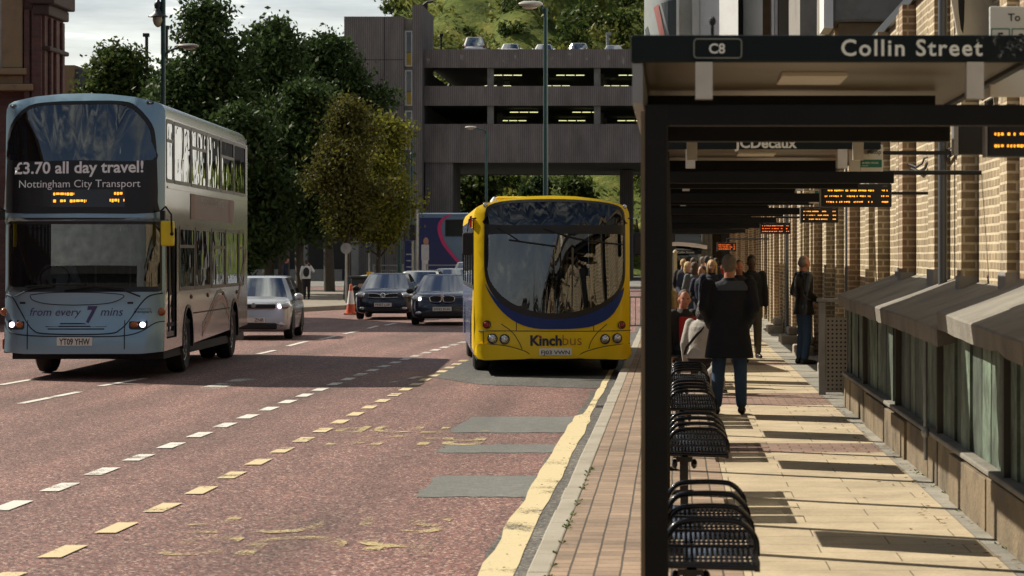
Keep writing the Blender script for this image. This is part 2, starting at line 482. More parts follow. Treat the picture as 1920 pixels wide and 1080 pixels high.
def worn_mat(name, col, wear):
    m = bpy.data.materials.new(name); MATS[name] = m
    n, l, p = nodes_of(m); out = n["Material Output"]
    p.inputs["Roughness"].default_value = .7
    g = n.new("ShaderNodeNewGeometry")
    a = n.new("ShaderNodeTexNoise"); a.inputs["Scale"].default_value = 30; a.inputs["Detail"].default_value = 8; a.inputs["Roughness"].default_value = .75; l.new(g.outputs["Position"], a.inputs["Vector"])
    b = n.new("ShaderNodeTexNoise"); b.inputs["Scale"].default_value = 1.6; b.inputs["Detail"].default_value = 3; l.new(g.outputs["Position"], b.inputs["Vector"])
    ad = n.new("ShaderNodeMath"); ad.operation = 'ADD'; l.new(a.outputs["Fac"], ad.inputs[0]); l.new(b.outputs["Fac"], ad.inputs[1])
    r = n.new("ShaderNodeMapRange"); r.inputs["From Min"].default_value = wear; r.inputs["From Max"].default_value = wear + .14; l.new(ad.outputs[0], r.inputs["Value"])
    c = mix_rgb(n, l, a.outputs["Fac"], tuple(x * .8 for x in col), tuple(min(1, x * 1.15) for x in col)); l.new(c, p.inputs["Base Color"])
    t = n.new("ShaderNodeBsdfTransparent"); x = n.new("ShaderNodeMixShader")
    l.new(r.outputs[0], x.inputs[0]); l.new(t.outputs[0], x.inputs[1]); l.new(p.outputs[0], x.inputs[2]); l.new(x.outputs[0], out.inputs[0])
    return m
YLINE = worn_mat("yellow_line_paint", (.60, .50, .29), .74)
YDASH = worn_mat("yellow_dash_paint", (.62, .50, .29), .80)
YGHOST = worn_mat("worn_yellow_lettering", (.50, .40, .20), 1.02)
WDASH = worn_mat("white_dash_paint", (.66, .64, .58), .80)
WGHOST = worn_mat("worn_white_paint", (.55, .52, .46), .95)

# grey reinstatement patches in the red surface
for i, (y0, y1, xl, xr) in enumerate(((20.7, 22.7, -2.06, -1.16), (25.4, 26.5, -2.3, -1.14), (28.3, 31.1, -2.42, -1.14))):
    r = random.Random(i); pts = [(xr, y0), (xr, y1)]
    pts += [(xr + (xl - xr) * t, y1 + r.uniform(-.04, .04)) for t in np.linspace(.05, .97, 14)] + [(xl + r.uniform(-.03, .03), y1 + (y0 - y1) * t) for t in np.linspace(.06, .94, 9)]
    pts += [(xl + (xr - xl) * t, y0 + r.uniform(-.05, .05)) for t in np.linspace(.03, .97, 14)]
    sheet("road_patch", pts, .0005, PATCH)
pts = wob(-1.0, 4, 37, .035, .8, 5); pts2 = wob(-1.24, 4, 37, .05, .8, 6)
sheet("gutter_strip", [(KX - .12, 4), (KX - .12, 37)] + [(x - .17, y) for x, y in reversed(pts)], -.0008, GUTTER)
# dark grey sheet where the single decker stands
sheet("bay_surface", [(-3.9, 41.5), (-2.9, 39), (KX - .02, 37.6), (KX - .02, 66), (-3.6, 60)], .001, GREYROAD)

ga = G(); 
for k in range(9): ga.box(-.965 + .0, -.845, 33 + k * .05, 33.03 + k * .05, -.01, .004)
ga.box(-.975, -.966, 32.98, 33.46, -.01, .006).box(-.844, -.838, 32.98, 33.46, -.01, .006)
tag(ga.build("drain_grating", M("cast_iron", (.03, .028, .026), .6, .3)), "small iron drain grating in the gutter by the kerb", "drain")
# markings: solid yellow line, yellow and white dashes, faded lettering
l1, l2 = wob(-1.17, 5, 30.4, .018, .7, 1), wob(-.965, 5, 30.4, .014, .7, 2)
sheet("yellow_kerb_line", l1 + [(-1.17, 31.2), (-1.09, 31.6)] + wob(-1.075, 32, 44, .012, .9, 3) + wob(-.985, 31.2, 44, .012, .9, 4)[::-1] + l2[::-1], .005, YLINE)
def dashes(name, pairs, w, m, z):
    g = G()
    for (xa, ya, xb, yb) in pairs:
        g.patch([(xa - w / 2, ya), (xa + w / 2, ya), (xb + w / 2, yb), (xb - w / 2, yb)], fn=lambda u, v, d: (u, v, z))
    struct(g.build(name, m))
def gpt(px, py): d = F_PX * CAM_Z / (py - CY); return WX(px, d), d
wl_pts = []
inv = .001933
for k in range(46):
    t0, t1 = inv + k * .000171, inv + k * .000171 + .000084
    a = (1 / t0 + CY, 1 / t1 + CY)
    d0, d1 = F_PX * CAM_Z * t0, F_PX * CAM_Z * t1
    x = lambda d: -5.06 + (.00113 * (d - 40) ** 2 if d > 40 else 0)
    if d1 < 110: wl_pts.append((x(d0), d0, x(d1), d1))
dashes("bus_lane_dashes", wl_pts, .16, WDASH, .004)
yl_pts = []
for k in range(24):
    d0 = 15.03 + (k - 1) * 1.475; d1 = d0 + .70
    x = lambda d: -3.84 - .09 * max(0, (21 - d) / 4)
    yl_pts.append((x(d0), d0, x(d1), d1))
dashes("bus_bay_dashes", yl_pts, .15, YDASH, .0045)
# lane lines further out
lane = []
for (ax, ay, bx, by) in ((38, 757, 148, 735), (188, 724, 270, 710), (0, 722, 75, 709), (484, 664, 515, 657), (540, 649, 575, 640), (600, 637, 630, 630), (645, 626, 672, 621), (690, 616, 708, 611), (722, 610, 742, 606)):
    xa, ya = gpt(ax, ay); xb, yb = gpt(bx, by); lane.append((xa, ya, xb, yb))
dashes("lane_dashes", lane, .12, WDASH, .004)
xa, ya = gpt(385, 730); xb, yb = gpt(470, 709); dashes("worn_lane_line", [(xa, ya, xb, yb)], .35, WGHOST, .0035)
xa, ya = gpt(735, 718); xb, yb = gpt(790, 706); dashes("paint_trace", [(xa, ya, xb, yb)], .12, WGHOST, .006)
for s, y, h, w, cx in (("BUS", 16.6, 1.15, 1.75, -2.45), ("STOP", 17.95, 1.15, 1.9, -2.55), ("BUS", 26.3, 1.5, 1.6, -2.75), ("STOP", 28.2, 1.5, 1.7, -2.85)):
    o = text(s, w, YGHOST, None, "worn_road_lettering", lambda u, v, d, cx=cx, y=y, h=h: (cx - u, y + h - v, .003), bold=.01, height=h)
    struct(o)

# pavement: kerb, block strip, buff flags, cross bands, granite channel
KERBM = M("kerb_stone", (.36, .33, .27), .85, var=.2, scale=8, bump=.4, bscale=90, dirt=.45, dirtcol=(.16, .14, .10), dscale=2.)
g = G(); r = random.Random(3); y = 2.0
while y < 150:
    L = .91; dx = r.uniform(-.006, .006)
    g.box(KX + dx, KX + .135 + dx * .3, y + .004, y + L - .004, -.05, PZ + r.uniform(0, .006)); y += L
struct(g.build("kerb", KERBM, bevel=.012))
BLOCK = brick_mat("block_paving", (.36, .255, .175), (.25, .18, .13), (.07, .055, .04), .2, .145, .007, 'along', dirt=.4)
FLAG = brick_mat("buff_flags", (.50, .41, .275), (.45, .37, .25), (.13, .105, .07), .9, .45, .0045, 'floor', off=.5, dirt=.35, bump=.3)
BAND = brick_mat("red_block_band", (.27, .17, .13), (.21, .135, .105), (.09, .07, .05), .2, .2, .008, 'floor', dirt=.35)
GRAN = brick_mat("granite_channel", (.34, .32, .27), (.26, .25, .215), (.12, .11, .09), .9, .6, .008, 'along', dirt=.55)
sheet("pavement_bed", rect(KX + .136, 60, -8, 150), PZ - .02, GUTTER)
bands = [(23.8, 25.0), (31.4, 34.2), (43, 44.2), (55, 56.2), (70, 71.2), (90, 91.2)]
sheet("block_paving", rect(KX + .137, .395, -8, 150), PZ, BLOCK)
y0 = -8
for a, b in bands + [(150, 150)]:
    sheet("flagstone_paving", rect(.4, 1.92, y0, a), PZ, FLAG)
    if b > a: sheet("paving_band", rect(.4, 1.92, a, b), PZ, BAND)
    y0 = b
sheet("granite_channel", rect(1.925, 2.7, -8, 150), PZ - .001, GRAN)

# far left pavement island with its kerb
ISL = [WX(470, 90), 88.5, WX(660, 95), 94.5]
isl = [(-40, 86), (-14.5, 87.5), (-12.9, 91), (-11.7, 96), (-11.2, 102), (-11.4, 140), (-40, 150)]
g = G()
ISLM = M("island_paving", (.22, .19, .15), .85, var=.25, scale=2, bump=.3, dirt=.5)
g.patch(isl, fn=lambda u, v, d: (u, v, .15 - d), thick=.2)
struct(g.build("island_pavement", [ISLM]))

# ------------------------------------------------------------------ right side: brick wall with piers
BRICK = brick_mat("buff_brick", (.36, .28, .165), (.23, .17, .10), (.60, .51, .36), .215, .078, .012, 'wall', dirt=.35, bump=.6)
BRICKD = brick_mat("brown_brick", (.30, .19, .11), (.22, .14, .085), (.45, .36, .24), .215, .078, .012, 'wall', dirt=.3, bump=.6)
LEAD = M("lead_flashing", (.30, .29, .27), .6, .1, var=.25, scale=6, bump=.3, bscale=15, dirt=.3)
STONE = M("weathered_stone", (.31, .27, .215), .85, var=.22, scale=3, bump=.5, bscale=45, dirt=.6, dirtcol=(.09, .08, .06), dscale=1.8)
CONC = M("grey_concrete", (.24, .225, .20), .85, var=.18, scale=2, bump=.3, dirt=.4)
WALLX, WTOP = 2.72, 4.75
wall = thing("brick_wall", "long buff brick wall with tall narrow piers along the pavement", "wall", (WALLX, 8, 0))
Lw = 116
G().box(0, .5, 0, Lw, -.1, WTOP).build("wall_face", BRICK, wall)
G().box(-.06, .56, 0, Lw, WTOP + .002, WTOP + .12).build("coping", DARK, wall)
r = random.Random(11); y = 1.4; i = 0
while y < Lw - 2:
    w = r.choice((.34, .45, .45, .62)); dp = r.choice((.10, .12, .15))
    G().box(-dp, -.001, y, y + w, -.1, WTOP - .02).build("pier", BRICK if i % 4 else BRICKD, wall)
    yl = y + 8
    if yl < 30.8:      # lead skirt where the pier meets the sloped capping
        fg = G(); fg.box(-dp - .014, -.002, y - .015, y + w + .015, 1.5, 1.73 + .05 * (i % 2)); fg.build("lead_skirt", LEAD, wall)
    elif i % 3 == 1:          # low stone steps at the foot of the far piers
        if 37 < yl < 62: G().box(-.52, -.165, y - .5, y + w + .2, .0, .30).box(-.36, -.165, y - .3, y + w + .1, .301, .46).build("plinth_step", STONE, wall, bevel=.03)
    y += (1.2, 2.7, 2.1, 3.3)[i % 4] * r.uniform(.9, 1.15); i += 1
for y, x in ((17.3, -.05), (31, -.05), (52, -.05)):
    G().tube([(x - .06, y, 1.6 if y < 24 else .12), (x - .06, y, WTOP)], .045, 10).build("drainpipe", M("pipe_paint", (.10, .11, .125), .4, .2), wall, smooth=40)
gq = G()
for yy, zz in ((13, 2.85), (16, 2.9), (19, 2.87), (22, 2.84)):
    pass
pth = [(-.03 - .02 * (k % 2), 10 + k * .45, 2.86 + .035 * math.sin(k * 1.3)) for k in range(30)]
cb = G(); cb.tube(pth, .016, 6); cb.tube([(x - .03, y, z + .05) for x, y, z in pth], .011, 6)
cb.build("cable_run", BLACK, wall)

# timber hoarding with stone plinth and sloped caps
WOOD = None
def wood_mat():
    m = bpy.data.materials.new("green_weathered_boards"); MATS["green_weathered_boards"] = m
    n, l, p = nodes_of(m)
    g = n.new("ShaderNodeNewGeometry"); mp = n.new("ShaderNodeMapping"); mp.inputs["Scale"].default_value = (1.3, 1.3, 1.0)
    l.new(g.outputs["Position"], mp.inputs[0])
    a = n.new("ShaderNodeTexNoise"); a.inputs["Scale"].default_value = 2.2; a.inputs["Detail"].default_value = 8; a.inputs["Roughness"].default_value = .7
    l.new(mp.outputs[0], a.inputs["Vector"])
    r_ = n.new("ShaderNodeValToRGB"); e = r_.color_ramp.elements
    e[0].position = .30; e[0].color = (.015, .018, .014, 1); e[1].position = .80; e[1].color = (.25, .34, .25, 1)
    q = e.new(.45); q.color = (.055, .078, .057, 1); q = e.new(.58); q.color = (.12, .17, .125, 1)
    l.new(a.outputs["Fac"], r_.inputs[0])
    ob = n.new("ShaderNodeObjectInfo"); 
    rp = n.new("ShaderNodeNewGeometry")
    hm = n.new("ShaderNodeMapRange"); hm.inputs["To Min"].default_value = .35; hm.inputs["To Max"].default_value = 1.3; l.new(rp.outputs["Random Per Island"], hm.inputs["Value"])
    s = n.new("ShaderNodeVectorMath"); s.operation = 'SCALE'; l.new(r_.outputs[0], s.inputs[0]); l.new(hm.outputs[0], s.inputs["Scale"])
    l.new(s.outputs[0], p.inputs["Base Color"]); p.inputs["Roughness"].default_value = .75
    b = n.new("ShaderNodeBump"); b.inputs["Strength"].default_value = .5; b.inputs["Distance"].default_value = .01; l.new(a.outputs["Fac"], b.inputs["Height"]); l.new(b.outputs[0], p.inputs["Normal"])
    return m
WOOD = wood_mat()
CAP = M("stone_capping", (.21, .195, .165), .8, var=.35, scale=3, bump=.45, bscale=30, dirt=.7, dirtcol=(.09, .08, .065), dscale=1.1)
PLINTH = M("plinth_stone", (.19, .145, .09), .85, var=.45, scale=3.5, bump=.6, bscale=30, dirt=.9, dirtcol=(.05, .04, .03), dscale=1.9)
hx = 2.05
hoard = thing("timber_hoarding", "weathered green board hoarding on a brown stone plinth under sloped grey caps", "hoarding", (0, 8, 0))
pg = G(); r = random.Random(5); y = -2
while y < 23.2:
    L = r.uniform(1.7, 2.6)
    L = min(L, 23.2 - y) if 23.2 - y - L > .3 else 23.2 - y
    x = hx - .01 + r.uniform(-.02, .02)
    pg.box(x, 2.7, y + .003, y + L - .003, .02, .47 + r.uniform(-.015, .02)); y += L
pg.build("stone_plinth", PLINTH, hoard, bevel=.006)
G().box(hx - .035, hx + .06, -2, 23.2, .492, .53).build("plinth_ledge", CAP, hoard, bevel=.01)
bg_ = G(); y = -2; k = 0
while y < 23.1:
    w = r.uniform(.36, .64); x = hx + .045 + r.uniform(-.008, .016)
    lean = r.uniform(-.05, .05)
    if k % 11 == 7:  # deep gap between bays
        y += .10; k += 1; continue
    v = [(xx, yy + (lean if z > 1 else 0), z) for xx in (x, x + .03) for yy in (y + .014, min(y + w, 23.15) - .014) for z in (.5, 1.40)]
    bg_.add(v, [(0, 1, 3, 2), (4, 6, 7, 5), (0, 4, 5, 1), (2, 3, 7, 6), (0, 2, 6, 4), (1, 5, 7, 3)]); y += w; k += 1
bg_.build("board_panel", WOOD, hoard)
G().box(hx + .12, hx + .16, -2, 23.1, .3, 1.42).build("backing", BLACK, hoard)
G().box(hx + .02, 2.7, 23.15, 23.2, .5, 1.38).build("end_panel", CONC, hoard)
for yy in (2.9, 8.2, 12.3, 16.1, 20.2):
    G().box(hx - .0, hx + .05, yy, yy + .08, .1, 1.40).build("post", M("dark_stained_post", (.055, .05, .04), .8, var=.35), hoard)
G().tube([(hx - .06, 12.6, .30), (hx - .06, 12.6, 1.36)], .016, 8).ell((hx - .06, 12.6, .52), (.035, .035, .05)).build("thin_pipe", STEEL, hoard, smooth=50)
def cap(ya, yb, za, zb):
    g = G()
    rc = random.Random(int(ya * 100)); n = max(5, int((yb - ya) / .38)); rr = []
    for i in range(n + 1):
        t_ = i / n; y, z = ya + (yb - ya) * t_, za + (zb - za) * t_; q = rc.uniform
        nick = .03 if rc.random() < .06 else 0
        rr.append([(1.975 + q(-.003, .003), y, z - .14 + q(-.005, .005) + nick), (1.965 + q(-.003, .003), y, z - .012 + q(-.003, .003)), (1.978 + q(-.003, .003), y, z + q(-.003, .003)), (2.35, y, z + .13 + q(-.004, .004)), (2.719, y, z + .27), (2.719, y, z + .05)])
    g.rings(rr); g.build("sloped_cap", CAP, hoard)
cap(-2, 2.5, 1.36, 1.38); cap(2.5, 6.72, 1.38, 1.43); cap(6.73, 11.5, 1.425, 1.50); cap(11.51, 14.2, 1.37, 1.40); cap(14.2, 17.5, 1.40, 1.42); cap(17.5, 20.3, 1.41, 1.435); cap(20.3, 23.25, 1.42, 1.455)

# perforated steel screen with post and handrail at the end of the hoarding
PERF = None
def perf_mat():
    m = bpy.data.materials.new("perforated_steel"); MATS["perforated_steel"] = m
    n, l, p = nodes_of(m)
    g = n.new("ShaderNodeNewGeometry"); s = n.new("ShaderNodeSeparateXYZ"); l.new(g.outputs["Position"], s.inputs[0])
    def cell(o):
        a = n.new("ShaderNodeMath"); a.operation = 'MULTIPLY'; l.new(o, a.inputs[0]); a.inputs[1].default_value = 1 / .055
        b = n.new("ShaderNodeMath"); b.operation = 'FRACT'; l.new(a.outputs[0], b.inputs[0])
        c = n.new("ShaderNodeMath"); c.operation = 'SUBTRACT'; l.new(b.outputs[0], c.inputs[0]); c.inputs[1].default_value = .5
        d = n.new("ShaderNodeMath"); d.operation = 'POWER'; l.new(c.outputs[0], d.inputs[0]); d.inputs[1].default_value = 2
        return d.outputs[0]
    a = n.new("ShaderNodeMath"); l.new(cell(s.outputs[0]), a.inputs[0]); l.new(cell(s.outputs[2]), a.inputs[1])
    k = n.new("ShaderNodeMath"); k.operation = 'LESS_THAN'; l.new(a.outputs[0], k.inputs[0]); k.inputs[1].default_value = .055
    c = mix_rgb(n, l, k.outputs[0], (.28, .26, .225), (.01, .01, .01)); l.new(c, p.inputs["Base Color"])
    p.inputs["Roughness"].default_value = .5; p.inputs["Metallic"].default_value = .3
    return m
PERF = perf_mat()
sc = thing("perforated_screen", "perforated steel screen with a square post and handrail beside the hoarding", "screen", (0, 33.8, PZ))
G().box(1.885, 1.975, 0, .09, 0, 1.2).build("post", STEEL, sc, bevel=.006)
G().box(1.86, 2.71, -.02, .1, 1.202, 1.245).build("handrail", STEEL, sc, bevel=.006)
G().box(1.978, 2.62, .01, .045, .03, 1.0).build("perforated_panel", PERF, sc)
G().box(2.63, 2.70, 0, .09, 0, 1.2).build("post", STEEL, sc, bevel=.006)

# ------------------------------------------------------------------ upper buildings beyond the wall
PANEL = M("white_cladding", (.78, .80, .80), .5, var=.08, scale=1.2, dirt=.25, dirtcol=(.3, .28, .22), dscale=.8)
BROWN = M("brown_stained_panel", (.20, .13, .06), .7, var=.3)
bd = thing("white_clad_building", "white clad building with vertical brown bays showing above the bus shelter roof", "building", (0, 66, 0))
def up(px0, px1, d0, d1, z0, z1, name, m, proud=0):
    G().box(WX(px0, d0), WX(px1, d0), d0 - 66, d1 - 66, z0, z1).build(name, m, bd)
G().box(WX(1255, 80), 20, 14.2, 60, 4.0, 22).build("wall", PANEL, bd)
for px0, px1, d0, m, nm in ((1255, 1273, 79.2, PANEL, "column"), (1298, 1312, 79.6, PANEL, "panel_fin"), (1384, 1393, 79.5, M("dark_joint", (.03, .028, .03), .6), "recess_strip"), (1430, 1446, 78.4, BROWN, "stained_bay"),
                            (1447, 1452, 77.6, PANEL, "fin"), (1454, 1458, 77.2, PANEL, "fin"), (1460, 1489, 76.8, M("dark_bay", (.035, .03, .025), .7), "dark_bay"), (1490, 1500, 76.0, PANEL, "fin")):
    up(px0, px1, d0, 80.2, 4.2, 20, nm, m)
for (pa_, da, pb, db) in ((1313, 79.3, 1384, 77.4), (1394, 79.0, 1430, 77.9)):
    xa_, xb_ = WX(pa_, da), WX(pb, db); g = G()
    g.add([(x, y - 66, z) for z in (4.1, 21) for x, y in ((xa_, da), (xb_, db), (xb_, 80.1), (xa_, 80.1))], [(0, 1, 5, 4), (1, 2, 6, 5), (2, 3, 7, 6), (3, 0, 4, 7), (0, 3, 2, 1), (4, 5, 6, 7)]); g.build('angled_panel', PANEL, bd)
G().box(WX(1320, 79.4), WX(1385, 79.4), 13.3, 13.42, 7.62, 7.72).box(WX(1393, 79.4), WX(1432, 79.4), 13.2, 13.32, 7.75, 7.83).build("cable_tray", BLACK, bd)
bay = thing("concrete_bay", "grey concrete building block with an overhanging box above the brick wall", "building", (0, 40, 0))
G().box(WX(1500, 60), 14, 20, 25.8, 3.5, 16).build("wall", CONC, bay)
G().box(WX(1562, 44), WX(1690, 44) + 3, 4, 9, 5.86, 9.5).build("overhang", CONC, bay, bevel=.05)
G().box(WX(1562, 44) + .1, WX(1690, 44) + 3, 4.1, 8.9, 5.62, 5.85).build("soffit_ledge", BROWN, bay)
G().box(WX(1562, 44) - .16, WX(1562, 44) - .003, 3.9, 5.2, 5.75, 9.5).build("white_trim", WHITE, bay)
gl = G()
for k in range(4): gl.box(3.0 + k * .26, 3.13 + k * .26, 7.0, 7.05, 4.88, 5.6)
gl.build("louvre", WHITE, bay)
awn = thing("torn_white_awning", "torn white sheet awning sloping down beside the bus stop flag", "awning", (0, 22, 0))
g = G()
pa = [(2.30, 0, 4.3), (2.42, 0, 3.62), (2.50, 0, 3.3), (2.62, .1, 3.22), (3.3, .6, 3.62), (4.2, .8, 4.0), (4.2, .8, 5.2), (2.2, -.2, 5.2)]
g.add(pa, [tuple(range(8))]); g.add([(x, y + .03, z) for x, y, z in pa], [tuple(range(8))])
g.add(pa + [(x, y + .03, z) for x, y, z in pa], [(i, (i + 1) % 8, (i + 1) % 8 + 8, i + 8) for i in range(8)])
g.build("sheet", M("torn_white_sheet", (.66, .64, .58), .8, var=.2, scale=6, dirt=.4), awn)
G().tube([(2.42, .05, 3.62), (2.45, .05, 4.9)], .03, 8).tube([(2.66, .2, 3.2), (4.2, .9, 3.96)], .03, 8).build("support_bar", BLACK, awn)
# curved mural end wall
mur = thing("mural_wall", "curved end wall painted with grey wing shapes above the shelter", "wall", (0, 76, 0))
g = G(); 
rr = []
for zz in np.linspace(4, 16, 9):
    ring = []
    for t in np.linspace(0, 1, 9): ring.append((WX(1207, 76) + .95 * t + max(0, 7.0 - zz) * .12 * (1 - t), 1.2 * (1 - t) ** 2, zz))
    rr.append(ring)
g.rings(rr, cap=False, closed=False); g.build("curved_wall", M("mural_grey", (.30, .33, .33), .7, var=.15), mur, smooth=60)
def mfn(u, v, d): 
    t = u / .95; return (WX(1207, 76) + u + max(0, 7.0 - v) * .12 * (1 - t), 1.2 * (1 - t) ** 2 - .03, v)
g = G(); g.patch([(.28, 9.2), (.42, 9.3), (.9, 6.9), (.84, 6.6)], fn=mfn, step=.1); g.build("painted_stripe", M("mural_red", (.35, .13, .12), .7), mur)
g = G(); g.patch([(.5, 9.3), (.94, 9.4), (.94, 7.6)], fn=mfn, step=.1); g.patch([(.02, 8.6), (.1, 8.7), (.62, 6.4), (.4, 6.3)], fn=mfn, step=.1); g.patch([(.94, 7.1), (.8, 6.4), (.94, 6.3)], fn=mfn, step=.1)
g.build("painted_feather", M("mural_dark", (.06, .08, .085), .7), mur)
for zz in (7.75, 7.35):
    g = G(); pts = [(0, 0), (.30, -.03), (.52, -.22), (.40, -.17), (.2, -.2)]
    g.patch(pts, fn=lambda u, v, d, zz=zz: (WX(1270, 79) + .1 + u, 3.05 - d, zz + v), thick=.05); g.build("metal_feather", M("mural_dark", (.06, .08, .085), .7), mur)

# ------------------------------------------------------------------ multi-storey car park
def ribbed(name, col, sc_x=5.6):
    m = bpy.data.materials.new(name); MATS[name] = m
    n, l, p = nodes_of(m); p.inputs["Roughness"].default_value = .9
    g = n.new("ShaderNodeNewGeometry"); s = n.new("ShaderNodeSeparateXYZ"); l.new(g.outputs["Position"], s.inputs[0])
    a = n.new("ShaderNodeMath"); a.operation = 'ADD'; l.new(s.outputs[0], a.inputs[0]); l.new(s.outputs[1], a.inputs[1])
    b = n.new("ShaderNodeMath"); b.operation = 'MULTIPLY'; l.new(a.outputs[0], b.inputs[0]); b.inputs[1].default_value = sc_x
    f = n.new("ShaderNodeMath"); f.operation = 'PINGPONG'; l.new(b.outputs[0], f.inputs[0]); f.inputs[1].default_value = .5
    q = n.new("ShaderNodeMapRange"); q.inputs["From Min"].default_value = .1; q.inputs["From Max"].default_value = .3; q.inputs["To Min"].default_value = .72; q.inputs["To Max"].default_value = 1.08; l.new(f.outputs[0], q.inputs["Value"])
    no = n.new("ShaderNodeTexNoise"); no.inputs["Scale"].default_value = .6; no.inputs["Detail"].default_value = 8; no.inputs["Roughness"].default_value = .65
    mp = n.new("ShaderNodeMapping"); mp.inputs["Scale"].default_value = (1.6, 1.6, .45); l.new(g.outputs["Position"], mp.inputs[0]); l.new(mp.outputs[0], no.inputs["Vector"])
    q2 = n.new("ShaderNodeMapRange"); q2.inputs["From Min"].default_value = .3; q2.inputs["From Max"].default_value = .7; q2.inputs["To Min"].default_value = .7; q2.inputs["To Max"].default_value = 1.25; l.new(no.outputs["Fac"], q2.inputs["Value"])
    mu = n.new("ShaderNodeMath"); mu.operation = 'MULTIPLY'; l.new(q.outputs[0], mu.inputs[0]); l.new(q2.outputs[0], mu.inputs[1])
    v = n.new("ShaderNodeVectorMath"); v.operation = 'SCALE'; v.inputs[0].default_value = col; l.new(mu.outputs[0], v.inputs["Scale"]); l.new(v.outputs[0], p.inputs["Base Color"])
    bn = n.new("ShaderNodeBump"); bn.inputs["Strength"].default_value = 1; bn.inputs["Distance"].default_value = .05; l.new(q.outputs[0], bn.inputs["Height"]); l.new(bn.outputs[0], p.inputs["Normal"])
    return m
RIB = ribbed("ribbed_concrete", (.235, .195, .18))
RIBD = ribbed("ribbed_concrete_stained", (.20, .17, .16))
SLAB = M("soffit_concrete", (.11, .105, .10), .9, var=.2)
CPY = 220
cp = thing("multi_storey_car_park", "brown ribbed concrete multi storey car park spanning the end of the street", "car park", (0, CPY, 0))
x0c, x1c = WX(795, CPY), 9.0
levels = [(19.4, 17.84), (16.3, 14.65), (13.1, 9.85)]
for zt, zb in levels:
    G().box(x0c, x1c, 0, .35, zb, zt).build("parapet", RIB, cp)
    zs = zb + .08 if zb < 17 else 18.25
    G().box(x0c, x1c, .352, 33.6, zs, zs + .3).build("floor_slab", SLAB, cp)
    G().box(x0c, x1c, 33.65, 34, zb, zt + .75).build("parapet", RIB, cp)
for x in (-24.6, -15.4, -6.4, 2.6):
    for yy in (.1, 33):
        G().box(x - .27, x + .27, yy + .36, yy + .8, 9.86, 17.83).build("column", CONC, cp)
for yy in (12, 22):
    for x in (-15.4, -6.4, 2.6): G().box(x - .25, x + .25, yy, yy + .5, 9.9, 18.2).build("column", CONC, cp)
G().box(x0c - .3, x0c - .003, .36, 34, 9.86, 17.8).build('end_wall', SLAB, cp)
G().box(x0c + .1, WX(849, CPY), .2, 8, -.02, 9.84).build("support_wall", RIBD, cp)
G().box(WX(1163, 240), WX(1186, 240), 18, 26, -.02, 9.84).build("support_wall", RIBD, cp)
LAMP = M("strip_lamp", (.95, .95, .45), .5, var=.02, emit=.9)
for zt in (17.75, 14.55):
    for yy in (6, 20):
        for k in range(4):
            xx = -17.3 + k * 5.4 + (yy % 4) * .9 + (1.4 if zt < 15 else 0)
            lg = G()
            for q in range(3): lg.box(xx + q * .85, xx + q * .85 + .72, yy, yy + .12, zt - .15, zt - .09)
            lg.build("strip_light", LAMP, cp)
STAIN = worn_mat("lime_stain", (.42, .37, .32), 1.0)
sg = G(); r = random.Random(9)
for px in (802, 868, 947, 968, 1035, 1068, 1100, 1138, 1168):
    x = WX(px, CPY); w = r.uniform(.15, .4); h = r.uniform(.7, 1.4); z1 = 19.2 - r.uniform(0, .5)
    sg.patch(smooth_loop([(x - w / 2, z1), (x + w / 2, z1 + .1), (x + w * .7, z1 - h * .5), (x + w * .2, z1 - h), (x - w * .5, z1 - h * .6)]), fn=lambda u, v, d: (u, -.012, v))
sg.build("lime_stain", STAIN, cp)
tw = thing("stair_tower", "tall ribbed concrete stair tower with narrow yellow panelled windows", "tower", (0, CPY, 0))
xa, xb, xc = WX(648, CPY), WX(762, CPY), WX(775, CPY)
G().box(xa, WX(760, CPY), -1, 10, -.02, 22.06).build("tower_block", RIBD, tw)
G().box(WX(760, CPY) + .002, WX(776, CPY), -.5, 9, -.02, 21.9).build("window_bay", CONC, tw)
G().box(WX(776, CPY) + .002, WX(795, CPY) - .02, -1.4, 9, -.02, 23.0).build("tower_fin", RIBD, tw)
jt = G(); 
for z in (10.4, 14.6, 18.4): jt.box(xa - .004, WX(760, CPY) - .05, -1.02, -1.003, z, z + .07)
jt.box(WX(722, CPY), WX(724, CPY), -1.024, -1.003, .1, 22); jt.build("joint_line", M("joint_shadow_gap", (.06, .05, .048), .9), tw)
YP = M("yellow_window_panel", (.50, .33, .03), .5)
for zt, zb in ((20.9, 17.9), (17.6, 14.6), (14.2, 10.9)):
    xw0, xw1 = WX(761.5, CPY), WX(774.5, CPY)
    wf = G(); wf.box(xw0 - .06, xw0 + .1, -.6, -.502, zb, zt).box(xw1 - .1, xw1 + .06, -.6, -.502, zb, zt).box(xw0 + .1, xw1 - .1, -.6, -.502, zt - .1, zt).box(xw0 + .1, xw1 - .1, -.6, -.502, zb, zb + .1)
    f = wf.build("window", WHITE, tw)
    G().box(xw0 + .1, xw1 - .1, -.55, -.51, zb + 1.2, zt - .1).build("pane", GLASSD, f)
    G().box(xw0 + .1, xw1 - .1, -.55, -.51, zb + .1, zb + 1.15).build("spandrel", YP, f)
G().box(-.35, .35, 0, .5, 0, .35).tube([(0, .2, .3), (.4, -.2, .55), (.9, -.3, .6)], .12, 6).build("floodlight_box", BLACK, tw, loc=(WX(789, CPY), 2, 23.0))

